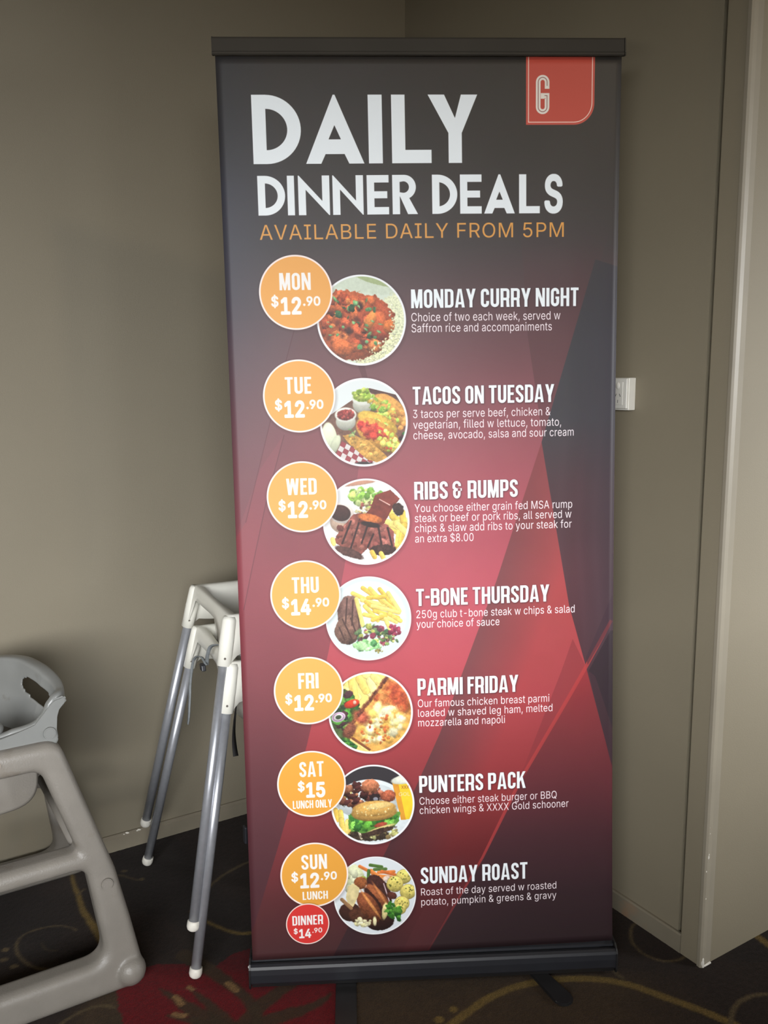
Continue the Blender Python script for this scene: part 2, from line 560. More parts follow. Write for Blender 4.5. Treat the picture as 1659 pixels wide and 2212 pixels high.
def raster(polys, ss=3, nonzero=False):
    """even-odd coverage of polygons given in mm -> (y0, x0, mask)"""
    E = []
    for p in polys:
        p = np.asarray(p, float) * PPM
        q = np.roll(p, -1, 0)
        E.append(np.hstack([p, q]))
    E = np.vstack(E)
    x0 = max(int(np.floor(E[:, [0, 2]].min())), 0)
    x1 = min(int(np.ceil(E[:, [0, 2]].max())) + 1, NW)
    y0 = max(int(np.floor(E[:, [1, 3]].min())), 0)
    y1 = min(int(np.ceil(E[:, [1, 3]].max())) + 1, NH)
    if x1 <= x0 or y1 <= y0:
        return 0, 0, np.zeros((0, 0), np.float32)
    wd = x1 - x0
    M = np.zeros((y1 - y0, wd + 2), np.float64)
    lo = np.minimum(E[:, 1], E[:, 3])
    hi = np.maximum(E[:, 1], E[:, 3])
    for r in range(y0, y1):
        row = M[r - y0]
        act = E[(lo < r + 1) & (hi > r)]
        if not len(act):
            continue
        for k in range(ss):
            y = r + (k + 0.5) / ss
            m = (act[:, 1] <= y) != (act[:, 3] <= y)
            a = act[m]
            if not len(a):
                continue
            xs = a[:, 0] + (y - a[:, 1]) * (a[:, 2] - a[:, 0]) / (a[:, 3] - a[:, 1]) - x0
            od = np.argsort(xs)
            xs = np.clip(xs[od], 0, wd)
            if nonzero:
                wn = np.cumsum(np.where(a[od, 3] > a[od, 1], 1, -1))
                prev = np.concatenate([[0], wn[:-1]])
                xs = xs[(wn == 0) | (prev == 0)]
            for j in range(0, len(xs) - 1, 2):
                xa, xb = xs[j], xs[j + 1]
                ia, ib = int(xa), int(xb)
                if ia == ib:
                    row[ia] += (xb - xa) / ss
                else:
                    row[ia] += (ia + 1 - xa) / ss
                    row[ia + 1:ib] += 1 / ss
                    row[ib] += (xb - ib) / ss
    return y0, x0, np.clip(M[:, :wd], 0, 1).astype(np.float32)


def paint(y0, x0, m, c, alpha=1.0):
    h, w = m.shape
    if h == 0:
        return
    s = PO[y0:y0 + h, x0:x0 + w]
    m = (m * alpha)[..., None]
    s[...] = s * (1 - m) + (C255(c) if not isinstance(c, np.ndarray) else c) * m


def fill(polys, c, alpha=1.0):
    paint(*raster(polys), c, alpha)


def blur(a, n):
    for ax in (0, 1):
        for _ in range(2):
            cs = np.cumsum(np.pad(a, [(n + 1, n) if i == ax else (0, 0) for i in (0, 1)]), axis=ax)
            a = (np.take(cs, range(2 * n + 1, cs.shape[ax]), ax) - np.take(cs, range(0, cs.shape[ax] - 2 * n - 1), ax)) / (2 * n + 1)
    return a.astype(np.float32)


def shadow(polys, dx, dy, n, alpha):
    y0, x0, m = raster([np.asarray(p) + (dx, dy) for p in polys])
    pad = 2 * n
    if y0 < pad or x0 < pad:
        return
    m = blur(np.pad(m, pad), n)
    paint(y0 - pad, x0 - pad, m, (20, 5, 10), alpha)


def disc(cx, cy, r, c, soft=0.5, alpha=1.0):
    x0, x1 = int((cx - r - 6) * PPM), int((cx + r + 6) * PPM)
    y0, y1 = int((cy - r - 6) * PPM), int((cy + r + 6) * PPM)
    X_, Y_ = xx[y0:y1, x0:x1], yy[y0:y1, x0:x1]
    m = np.clip((r - np.hypot(X_ - cx, Y_ - cy)) / soft + 0.5, 0, 1)
    paint(y0, x0, m, c, alpha)


# --- background: charcoal head, red glow, faceted diagonals
g_top = ramp(yy[:, 0], [(0, (70, 64, 59)), (200, (70, 65, 62)), (380, (76, 68, 68)), (560, (112, 76, 80)), (760, (152, 84, 90)), (960, (182, 82, 92)),
                        (1150, (200, 82, 94)), (1350, (206, 76, 86)), (1500, (184, 62, 68)), (1700, (140, 50, 56)), (1850, (104, 44, 48)), (1992, (80, 44, 46))])
PO[...] = g_top[:, None, :]  # mid reds paled: the vinyl's sheen haze is painted into the ink
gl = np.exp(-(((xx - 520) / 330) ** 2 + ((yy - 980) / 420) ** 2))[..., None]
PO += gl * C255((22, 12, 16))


def mixto(mask, c, k):
    PO[...] = PO * (1 - (mask * k)[..., None]) + C255(c) * (mask * k)[..., None]


# cool edge at the left of the head
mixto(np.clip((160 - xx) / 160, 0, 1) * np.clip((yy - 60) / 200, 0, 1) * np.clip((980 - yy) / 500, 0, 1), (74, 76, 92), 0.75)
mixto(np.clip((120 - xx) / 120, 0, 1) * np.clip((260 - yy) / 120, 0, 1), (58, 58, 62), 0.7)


def fillm(poly):
    y0, x0, m = raster([poly])
    M = np.zeros((NH, NW), np.float32)
    M[y0:y0 + m.shape[0], x0:x0 + m.shape[1]] = m
    return M


LONG = [(795, 432), (738, 620), (681, 807), (629, 960), (577, 1115), (552, 1180), (498, 1322), (445, 1462), (383, 1599), (327, 1718), (221, 1928), (186, 1995)]
PINK = [(300, 640), (276, 843), (238, 1068), (196, 1266), (141, 1480), (71, 1709), (14, 1885), (-5, 1940)]
# left plum field beyond the pink edge
m = fillm(PINK + [(-5, 500), (300, 500)])
mixto(m * np.clip((yy - 640) / 260, 0, 1), (120, 66, 74), 0.45)
mixto(m * np.clip((yy - 1100) / 400, 0, 1) * np.clip((260 - xx) / 200, 0, 1), (104, 52, 60), 0.75)
mixto(m * np.clip((yy - 1500) / 300, 0, 1), (74, 38, 46), 0.55)
mixto(fillm([(149, 533), (124, 615), (85, 745), (53, 859), (22, 968), (-5, 1010), (-5, 533)]) * np.clip((yy - 500) / 100, 0, 1), (112, 84, 92), 0.28)
mixto(fillm([(113, 778), (88, 860), (67, 930), (31, 1074), (10, 1163), (-5, 1190), (-5, 1010), (60, 850)]), (180, 84, 96), 0.22)
# faint facet lines
for ln in ([(149, 533), (124, 615), (85, 745), (53, 859), (22, 968)], [(113, 778), (88, 860), (67, 930), (31, 1074), (10, 1163)]):
    a = np.array(ln, float)
    fill([np.vstack([a, a[::-1] + (1.6, 0)])], (96, 44, 56), 0.6)
fill([[(276, 628), (291, 628), (300, 668), (290, 668)]], (96, 44, 52), 0.45)
# darker facet right of centre, under the Monday line
m = fillm([(632, 360), (639, 414), (650, 577), (663, 662), (684, 802), (850, 300), (850, 260), (660, 250)])
mixto(m * np.clip((yy - 330) / 200, 0, 1), (98, 62, 66), 0.5)
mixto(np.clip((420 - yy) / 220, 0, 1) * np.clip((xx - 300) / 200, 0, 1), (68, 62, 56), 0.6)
# right-hand dark printed field
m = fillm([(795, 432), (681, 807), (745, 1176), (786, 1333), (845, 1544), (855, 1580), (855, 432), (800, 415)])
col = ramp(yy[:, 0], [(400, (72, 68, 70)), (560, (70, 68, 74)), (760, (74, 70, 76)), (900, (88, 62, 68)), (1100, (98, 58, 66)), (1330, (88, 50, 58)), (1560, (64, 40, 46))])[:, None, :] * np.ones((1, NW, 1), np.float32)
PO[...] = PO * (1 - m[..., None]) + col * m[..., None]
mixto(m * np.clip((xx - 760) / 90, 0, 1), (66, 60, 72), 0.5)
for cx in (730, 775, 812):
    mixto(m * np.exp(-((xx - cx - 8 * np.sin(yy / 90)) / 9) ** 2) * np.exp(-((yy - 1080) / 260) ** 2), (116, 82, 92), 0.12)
# plum wedge between the long diagonal and the right field
W2 = [(681, 807)] + LONG[3:] + [(406, 1999), (540, 1768), (633, 1579), (786, 1322), (745, 1176)]
m = fillm(W2)
edge = np.interp(yy[:, 0], [p[1] for p in LONG], [p[0] for p in LONG]).astype(np.float32)[:, None]
dd = np.clip((xx - edge) / 150, 0, 1)
c_in = ramp(yy[:, 0], [(800, (156, 74, 78)), (1100, (146, 78, 82)), (1400, (136, 70, 74)), (1700, (92, 46, 52)), (1992, (60, 36, 42))])[:, None, :]
c_out = ramp(yy[:, 0], [(800, (196, 82, 84)), (1150, (196, 76, 78)), (1400, (196, 70, 76)), (1600, (168, 54, 58)), (1750, (120, 36, 40)), (1992, (80, 40, 44))])[:, None, :]
cc = c_in * (1 - dd[..., None]) + c_out * dd[..., None]
PO[...] = PO * (1 - m[..., None]) + cc * m[..., None]
mixto(fillm([(754, 1255), (727, 1330), (641, 1548), (540, 1740), (540, 1768), (633, 1579), (786, 1322)]) * np.clip((1720 - yy) / 250, 0, 1), (140, 50, 56), 0.45)
mixto(fillm([(345, 1999), (383, 1920), (470, 1760), (500, 1760), (420, 1999)]) * np.clip((yy - 1700) / 100, 0, 1), (110, 50, 54), 0.25)
# field right of the bright line
m = fillm([(786, 1322), (633, 1579), (540, 1768), (406, 1999), (855, 1999), (855, 1575), (845, 1544)])
col = ramp(yy[:, 0], [(1322, (168, 52, 58)), (1480, (140, 52, 58)), (1600, (112, 46, 54)), (1720, (84, 42, 50)), (1860, (62, 38, 44)), (1992, (54, 36, 40))])[:, None, :]
PO[...] = PO * (1 - m[..., None]) + col * m[..., None]
mixto(m * np.clip((1400 - yy) / 100, 0, 1), (186, 60, 64), 0.4)
# bright hairline itself
b_ = np.array([(846, 1216), (786, 1322), (633, 1579), (540, 1768), (406, 1999)], float)
wv = np.array([3.5, 4.0, 3.6, 2.8, 1.6])[:, None] * np.array([[1, 0.5]])
Mb = fillm(np.vstack([b_ - wv, (b_ + wv)[::-1]]))
mixto(Mb * np.clip((2050 - yy) / 300, 0, 1), (206, 66, 66), 0.8)
# darker chevrons at the right edge
mixto(fillm([(786, 1300), (846, 1160), (855, 1160), (855, 1210), (790, 1318)]), (70, 46, 58), 0.55)
mixto(fillm([(792, 1332), (844, 1240), (855, 1240), (855, 1580), (844, 1544)]), (52, 38, 46), 0.75)
mixto(fillm([(792, 1332), (808, 1345), (850, 1470), (850, 1560), (844, 1544)]), (96, 56, 64), 0.4)
# slow mottling of the ink
mot = vnoise(xx[::8, ::8], yy[::8, ::8], 0.008, 4, 4).astype(np.float32)
mot = np.repeat(np.repeat(mot, 8, 0), 8, 1)[:NH, :NW]
PO *= (0.80 + 0.07 * mot)[..., None]
PO = PO * 0.93 + PO.mean(-1, keepdims=True) * 0.07

# --- lettering -------------------------------------------------------------
WHITE = (233, 239, 243)


def offset_path(path, half, closed=False):
    """polyline -> polygons of a stroke with flat ends and mitred corners"""
    P_ = np.asarray(path, float)
    n = len(P_)
    L_, Rr_ = [], []
    for i in range(n):
        if closed:
            a, b_, c = P_[i - 1], P_[i], P_[(i + 1) % n]
        else:
            a, b_, c = P_[max(i - 1, 0)], P_[i], P_[min(i + 1, n - 1)]
        d1 = b_ - a if (i or closed) else c - b_
        d2 = c - b_ if (i < n - 1 or closed) else b_ - a
        d1 = d1 / (np.hypot(*d1) + 1e-9)
        d2 = d2 / (np.hypot(*d2) + 1e-9)
        n1 = np.array([-d1[1], d1[0]])
        n2 = np.array([-d2[1], d2[0]])
        mm = n1 + n2
        mm = mm / (mm @ mm + 1e-9) * 2 * half
        L_.append(b_ + mm)
        Rr_.append(b_ - mm)
    if closed:
        return [np.array(L_), np.array(Rr_)]
    return [np.array(L_ + Rr_[::-1])]


def arc(cx, cy, rx, ry, a0, a1, n=10):
    t = np.radians(np.linspace(a0, a1, n))
    return [(cx + rx * math.cos(k), cy + ry * math.sin(k)) for k in t]


BW = dict(M=.62, O=.47, N=.52, D=.48, A=.54, Y=.53, C=.46, U=.48, R=.50, I=.18, G=.47, H=.49, T=.45, S=.46, E=.39, B=.49, P=.47, K=.52, F=.38, L=.38, W=.74)
BW.update({'&': .54, '-': .24, ' ': .13})
s_ = 0.165         # stem


def bebas(ch):
    """condensed bold capital in a box w x 1, y up; returns groups of polygons (each even-odd)"""
    w = BW[ch]
    h = s_ / 2
    t = s_ * 0.88 / 2      # horizontals are a little thinner
    r = w / 2 - h

    def st(path, hw=h, closed=False):
        return offset_path(path, hw, closed)

    def box(x0, y0, x1, y1):
        return [np.array([(x0, y0), (x1, y0), (x1, y1), (x0, y1)])]

    def bowl(x0, x1, y0, y1, rad):
        ri = max(rad - s_ * .8, .03)
        o = [(x0, y0)] + arc(x1 - rad, y0 + rad, rad, rad, -90, 0, 9) + arc(x1 - rad, y1 - rad, rad, rad, 0, 90, 9) + [(x0, y1)]
        a, b2, c, d = s_, x1 - s_, y0 + 2 * t, y1 - 2 * t
        i_ = [(a, c)] + arc(b2 - ri, c + ri, ri, ri, -90, 0, 6) + arc(b2 - ri, d - ri, ri, ri, 0, 90, 6) + [(a, d)]
        return [np.array(o), np.array(i_)]
    G = []
    if ch == 'I':
        G = [box(0, 0, w, 1)]
    elif ch == 'L':
        G = [box(0, 0, s_, 1), box(0, 0, w, 2 * t)]
    elif ch in 'EF':
        G = [box(0, 0, s_, 1), box(0, 1 - 2 * t, w, 1), box(0, .5 - t + .01, w * .9, .5 + t + .01)]
        if ch == 'E':
            G.append(box(0, 0, w, 2 * t))
    elif ch == 'T':
        G = [box(0, 1 - 2 * t, w, 1), box(w / 2 - h, 0, w / 2 + h, 1)]
    elif ch == 'H':
        G = [box(0, 0, s_, 1), box(w - s_, 0, w, 1), box(0, .5 - t, w, .5 + t)]
    elif ch == '-':
        G = [box(0, .44, w, .58)]
    elif ch == 'N':
        G = [box(0, 0, s_ * .93, 1), box(w - s_ * .93, 0, w, 1), [np.array([(0, 1), (s_ * 1.05, 1), (w, 0), (w - s_ * 1.05, 0)])]]
    elif ch == 'M':
        G = [box(0, 0, s_ * .95, 1), box(w - s_ * .95, 0, w, 1), [np.array([(0, 1), (s_ * 1.3, 1), (w / 2 + s_ * .34, 0), (w / 2 - s_ * .34, 0)])],
             [np.array([(w, 1), (w - s_ * 1.3, 1), (w / 2 - s_ * .34, 0), (w / 2 + s_ * .34, 0)])]]
    elif ch == 'W':
        q = w / 4
        G = [[np.array([(0, 1), (s_, 1), (q + s_ * .55, 0), (q - s_ * .5, 0)])], [np.array([(2 * q - s_ * .45, 1), (2 * q + s_ * .45, 1), (q + s_ * .55, 0), (q - s_ * .4, 0)])],
             [np.array([(2 * q - s_ * .45, 1), (2 * q + s_ * .45, 1), (3 * q + s_ * .4, 0), (3 * q - s_ * .55, 0)])], [np.array([(w, 1), (w - s_, 1), (3 * q - s_ * .55, 0), (3 * q + s_ * .5, 0)])]]
    elif ch == 'A':
        G = [[np.array([(0, 0), (s_, 0), (w / 2 + s_ * .12, 1), (w / 2 - s_ * .62, 1)])], [np.array([(w, 0), (w - s_, 0), (w / 2 - s_ * .12, 1), (w / 2 + s_ * .62, 1)])],
             box(w * .2, .17, w * .8, .17 + 1.8 * t)]
    elif ch == 'Y':
        G = [[np.array([(0, 1), (s_ * 1.05, 1), (w / 2 + h, .36), (w / 2 - h, .36)])], [np.array([(w, 1), (w - s_ * 1.05, 1), (w / 2 - h, .36), (w / 2 + h, .36)])], box(w / 2 - h, 0, w / 2 + h, .4)]
    elif ch == 'K':
        G = [box(0, 0, s_, 1), [np.array([(s_ * .8, .30), (s_ * .8, .52), (w - s_ * 1.02, 1), (w, 1)])], [np.array([(s_ * 1.25, .62), (s_ * 1.9, .78), (w, 0), (w - s_ * 1.06, 0)])]]
    elif ch == 'U':
        G = [st([(h, 1)] + arc(w / 2, r + h, r, r, 180, 360) + [(w - h, 1)])]
    elif ch == 'O':
        G = [st(arc(w / 2, 1 - r - h, r, r, 0, 180) + arc(w / 2, r + h, r, r, 180, 360), h, True)]
    elif ch == 'C':
        G = [st([(w - h, .66), (w - h, 1 - r - h)] + arc(w / 2, 1 - r - h, r, r, 0, 180)[1:] + arc(w / 2, r + h, r, r, 180, 360)[:-1] + [(w - h, r + h), (w - h, .34)])]
    elif ch == 'G':
        G = [st([(w - h, .66), (w - h, 1 - r - h)] + arc(w / 2, 1 - r - h, r, r, 0, 180)[1:] + arc(w / 2, r + h, r, r, 180, 360)[:-1] + [(w - h, r + h), (w - h, .52)]), box(w * .54, .40, w, .40 + 1.8 * t)]
    elif ch == 'D':
        G = [bowl(0, w, 0, 1, .2)]
    elif ch in 'PR':
        G = [box(0, 0, s_, 1), bowl(0, w, .43 - t, 1, .17)]
        if ch == 'R':
            G.append([np.array([(w - s_ - .005, 0), (w + .01, 0), (w - .015, .18), (w - .02, .40), (w - .09, .47), (w - .2, .5), (w - .2, .36), (w - s_ - .02, .34)])])
    elif ch == 'B':
        G = [bowl(0, w * .98, .52 - t, 1, .16), bowl(0, w, 0, .52 + t, .17)]
    elif ch == 'S':
        G = [st([(w - h, .70), (w - h, 1 - r - h)] + arc(w / 2, 1 - r - h, r, r, 0, 180)[1:] + [(h, .72), (h + .02, .63), (w - h - .02, .37), (w - h, .28)] + arc(w / 2, r + h, r, r, 360, 180)[1:] + [(h, .30)], h * .97)]
    elif ch == '&':
        G = [st([(w * .70, .70), (w * .70, 1 - r - h)] + arc(w * .40, 1 - r - h, r * .88, r, 0, 180)[1:] + [(w * .40 - r * .88, .62), (w * .34, .51)], h * .9),
             st([(w * .92, .51), (w * .34, .51), (h, .42)] + arc(w * .40, r + h, w * .40 - h, r, 180, 360) + [(w * .80 - h, .60)], h * .9)]
    return G


def setbold(text, x0, x1, base, cap, c=WHITE, gap=0.075, shade=True):
    """condensed bold line fitted between x0 and x1"""
    tot = sum(BW[k] for k in text) + gap * (len(text) - 1)
    k = (x1 - x0) / tot
    x = 0
    Gs = []
    for ch in text:
        for g in bebas(ch):
            Gs.append([np.stack([x0 + (p[:, 0] + x) * k, base - p[:, 1] * cap], 1) for p in g])
        x += BW[ch] + gap
    if shade:
        y0, x0_, x1_ = 0, 0, 0
        xs0 = int((x0 - 8) * PPM)
        xs1 = int((x1 + 8) * PPM)
        ys0 = int((base - cap - 8) * PPM)
        ys1 = int((base + 8) * PPM)
        acc = np.zeros((ys1 - ys0, xs1 - xs0), np.float32)
        for g in Gs:
            a, b_, m = raster([p + (0.8, 1.0) for p in g])
            acc[a - ys0:a - ys0 + m.shape[0], b_ - xs0:b_ - xs0 + m.shape[1]] = np.maximum(acc[a - ys0:a - ys0 + m.shape[0], b_ - xs0:b_ - xs0 + m.shape[1]], m)
        paint(ys0, xs0, np.clip(blur(acc, 4) * 1.3, 0, 1), (40, 24, 30), 0.6)
    for g in Gs:
        fill(g, c)


_tc = {}
FACE = None
try:        # the grotesque that ships with Blender; its built-in face is the fallback
    FACE = bpy.data.fonts.load(bpy.utils.system_resource('DATAFILES', path='fonts') + '/Inter.woff2')
except Exception:
    FACE = None


def embolden(m, r):
    """widen a coverage mask by r pixels"""
    n = int(math.ceil(r))
    m = np.pad(m, n + 1)
    out = m.copy()
    for dy in range(-n, n + 1):
        for dx in range(-n, n + 1):
            k = min(1.0, r + 0.5 - math.hypot(dx, dy))
            if k > 0:
                out = np.maximum(out, k * np.roll(np.roll(m, dy, 0), dx, 1))
    return out, n + 1


def outline(text, space=1.0):
    """outlines of the built-in face, y up, unit size"""
    key = (text, space)
    if key in _tc:
        return _tc[key]
    cu = bpy.data.curves.new('t', 'FONT')
    cu.body = text
    cu.size = 1
    if FACE:
        cu.font = FACE
    cu.space_character = space
    cu.resolution_u = 5
    ob = bpy.data.objects.new('t', cu)
    COL.objects.link(ob)
    dg = bpy.context.evaluated_depsgraph_get()
    res = []
    cc_ = ob.evaluated_get(dg).to_curve(dg)
    for sp in cc_.splines:
        bp_ = sp.bezier_points
        n = len(bp_)
        pts = []
        for i in range(n):
            a, b2 = bp_[i], bp_[(i + 1) % n]
            p0, p1, p2, p3 = [np.array(v[:2]) for v in (a.co, a.handle_right, b2.handle_left, b2.co)]
            for t in np.linspace(0, 1, 6)[:-1]:
                pts.append((1 - t) ** 3 * p0 + 3 * (1 - t) ** 2 * t * p1 + 3 * (1 - t) * t * t * p2 + t ** 3 * p3)
        if len(pts) > 2:
            res.append(np.array(pts))
    ob.evaluated_get(dg).to_curve_clear()
    bpy.data.objects.remove(ob)
    bpy.data.curves.remove(cu)
    _tc[key] = res
    return res


CAPH = max(p[:, 1].max() for p in outline('H'))


def setface(text, x0, x1, base, cap, c=WHITE, bold=0.0, space=1.0, alpha=1.0):
    """bold is the extra stroke in mm on every side"""
    ps = outline(text, space)
    a = min(p[:, 0].min() for p in ps)
    b_ = max(p[:, 0].max() for p in ps)
    k = (x1 - x0 - 2 * bold) / (b_ - a)
    q = (cap - 2 * bold) / CAPH
    out = [np.stack([x0 + bold + (p[:, 0] - a) * k, base - bold - p[:, 1] * q], 1) for p in ps]
    yy0, xx0, m = raster(out, 3, True)
    if bold:
        m, n = embolden(m, bold * PPM)
        yy0, xx0 = yy0 - n, xx0 - n
    paint(yy0, xx0, m, c, alpha)


# headline, geometric capitals
def geo(ch, x0, x1, base, cap, st_):
    w = x1 - x0

    def pg(*pts):
        return np.array([(x0 + a, base - b_) for a, b_ in pts])
    if ch == 'D':
        r = cap / 2
        o = [(0, 0)] + [(w - r * 1.05 + r * 1.05 * math.cos(t), r + r * math.sin(t)) for t in np.linspace(-math.pi / 2, math.pi / 2, 30)] + [(0, cap)]
        ri = r - st_ * 0.98
        i = [(st_, st_ * .98)] + [(max(st_, w - r * 1.05 + (r * 1.05 - st_) * math.cos(t)), r + ri * math.sin(t)) for t in np.linspace(-math.pi / 2, math.pi / 2, 30)] + [(st_, cap - st_ * .98)]
        return [[pg(*o), pg(*i)]]
    if ch == 'A':
        k = (w / 2) / cap
        return [[pg((0, 0), (w / 2 - 2, cap), (w / 2 + 2, cap), (w, 0), (w - st_ * 1.12, 0), (w - st_ * 1.12 - cap * .14 * k * 1.1, cap * .14), (st_ * 1.12 + cap * .14 * k * 1.1, cap * .14), (st_ * 1.12, 0)),
                 pg((w / 2, cap * .56), (w / 2 - cap * .20 * k * 1.05, cap * .355), (w / 2 + cap * .20 * k * 1.05, cap * .355))]]
    if ch == 'I':
        return [[pg((0, 0), (w, 0), (w, cap), (0, cap))]]
    if ch == 'L':
        return [[pg((0, 0), (w, 0), (w, st_ * .95), (st_, st_ * .95), (st_, cap), (0, cap))]]
    if ch == 'Y':
        m = w * .545
        return [[pg((0, cap), (st_ * 1.22, cap), (m, cap * .66), (w - st_ * 1.22, cap), (w, cap), (m + st_ / 2, cap * .44), (m + st_ / 2, 0), (m - st_ / 2, 0), (m - st_ / 2, cap * .44))]]
    if ch == 'N':
        return [[pg((0, 0), (0, cap), (w * .03, cap), (w - st_, cap * .36), (w - st_, cap), (w, cap), (w, 0), (w * .97, 0), (st_, cap * .64), (st_, 0))]]
    if ch == 'E':
        g = cap * .19
        return [[pg((0, 0), (w, 0), (w, g), (st_, g), (st_, cap * .41), (w * .93, cap * .41), (w * .93, cap * .59), (st_, cap * .59), (st_, cap - g), (w, cap - g), (w, cap), (0, cap))]]
    if ch == 'R':
        r = cap * .31
        o = [(0, 0), (0, cap)] + [(w * .93 - r + r * math.sin(t), cap - r + r * math.cos(t)) for t in np.linspace(0, math.pi, 20)] + [(w * .55, cap * .38), (w, 0), (w - st_ * 1.35, 0), (st_ * 1.0, cap * .42), (st_, 0)]
        o = [(0, 0), (0, cap)] + [(w * .93 - r + r * math.sin(t), cap - r + r * math.cos(t)) for t in np.linspace(0, math.pi * .86, 18)] + [(w, 0), (w - st_ * 1.35, 0), (st_, cap * .46), (st_, 0)]
        ri = r - cap * .165
        i = [(st_, cap * .56), (st_, cap * .82)] + [(w * .90 - r + ri * math.sin(t), cap - r + ri * math.cos(t)) for t in np.linspace(0, math.pi, 14)]
        return [[pg(*o), pg(*i)]]

k_ = 0.972
hm = [70 + (a - 545.2) * k_ for a in (545.2, 649, 658, 784, 793.7, 824, 844, 930, 923, 1031)]
for ch, i in zip('DAILY', range(5)):
    for g in geo(ch, hm[2 * i], hm[2 * i + 1], 214, 138, 28.5):
        fill(g, WHITE)
for ch, a, b2 in (('D', 212, 312), ('I', 320, 346), ('N', 360, 475), ('N', 486, 599), ('E', 612, 693), ('R', 706, 800), ('D', 853, 947), ('E', 957, 1038),
                  ('A', 1047, 1163), ('L', 1179, 1258), ('S', 1269, 1351)):
    if ch == 'S':
        setface('S', 75 + (a - 210) * 0.5737 + 3, 75 + (b2 - 210) * 0.5737 - 3, 318, 80.5, WHITE, 3.6)
        continue
    for g in geo(ch, 75 + (a - 210) * 0.5737, 75 + (b2 - 210) * 0.5737, 318, 80.5, 15.8):
        fill(g, WHITE)
setface('AVAILABLE DAILY FROM 5PM', 77, 729, 367.5, 30.5, (216, 154, 76), 0.0, 1.05)

# tab with the double-line letter
def tab(x0, x1, y1, r):
    return np.array([(x0, -2), (x1, -2)] + [(a, b_) for a, b_ in arc(x1 - r, y1 - r, r, r, 0, 90, 16)] + [(x0, y1)])


fill([tab(646, 793, 137, 44)], (196, 84, 70))
fill([tab(650.5, 788.5, 132.5, 40), tab(652.3, 786.7, 130.7, 38.3)], (240, 214, 200))
fill([tab(652.3, 786.7, 130.7, 38.3)], (192, 78, 64))
gx0, gx1, gy0, gy1 = 667, 696, 36.5, 115.5
hw = 5.0
rg = (gx1 - gx0) / 2 - hw
cxg = (gx0 + gx1) / 2
gp = [(gx1 - hw, gy0 + 28)] + arc(cxg, gy0 + hw + rg, rg, rg, 0, -180, 12) + arc(cxg, gy1 - hw - rg, rg, rg, 180, 0, 12) + [(gx1 - hw, gy0 + 41.5), (cxg + 1, gy0 + 41.5), (cxg + 1, gy0 + 48)]
for g in offset_path(gp, hw):
    fill([g], (232, 224, 214))
gp[-1] = (cxg + 1, gy0 + 44)
for g in offset_path([(gx1 - hw, gy0 + 22)] + gp[1:-2] + [(cxg + 4, gy0 + 41.5)], 0.75):
    fill([g], (140, 88, 80))

HEADS = [('MONDAY CURRY NIGHT', 763, 513.7, 39.5), ('TACOS ON TUESDAY', 709.5, 719.5, 39), ('RIBS & RUMPS', 627, 927, 39.5), ('T-BONE THURSDAY', 699, 1166, 39), ('PARMI FRIDAY', 626.5, 1373, 39.8),
         ('PUNTERS PACK', 643, 1603.3, 40.5), ('SUNDAY ROAST', 646.5, 1825.4, 41)]
for t, x1_, b_, cp in HEADS:
    setbold(t, 395.3, x1_, b_, cp)
BODY = [('Choice of two each week, served w', 722.7, 541.6), ('Saffron rice and accompaniments', 703.8, 564.7),
        ('3 tacos per serve beef, chicken &', 701.4, 748.3), ('vegetarian, filled w lettuce, tomato,', 725.6, 771.7), ('cheese, avocado, salsa and sour cream', 754.2, 794.5),
        ('You choose either grain fed MSA rump', 751.8, 954.8), ('steak or beef or pork ribs, all served w', 750, 977), ('chips & slaw add ribs to your steak for', 750.6, 999.4), ('an extra $8.00', 526, 1022.5),
        ('250g club t-bone steak w chips & salad', 758.4, 1193.7), ('your choice of sauce', 583.6, 1216.2),
        ('Our famous chicken breast parmi', 699.1, 1400), ('loaded w shaved leg ham, melted', 706.4, 1422.8), ('mozzarella and napoli', 595.1, 1445.5),
        ('Choose either steak burger or BBQ', 716.5, 1632), ('chicken wings & XXXX Gold schooner', 744.7, 1654.4),
        ('Roast of the day served w roasted', 715.3, 1854), ('potato, pumpkin & greens & gravy', 715.3, 1878.7)]
for t, x1_, b_ in BODY:
    setface(t, 395.2, x1_, b_, 18.0, (240, 230, 234), 0.10, 1.02)

# --- dish pictures -----------------------------------------------------------
NF = 2.0 * 94 * PPM
FN = int(NF)
fy_, fx_ = np.mgrid[0:FN, 0:FN].astype(np.float32)
fx_ = (fx_ + 0.5) / NF * 2 - 1
fy_ = (fy_ + 0.5) / NF * 2 - 1
NZ = [vnoise(fx_ + 3, fy_ + 3, s, 30 + i, 3).astype(np.float32) for i, s in enumerate((4, 9, 18, 36))]
DI = None


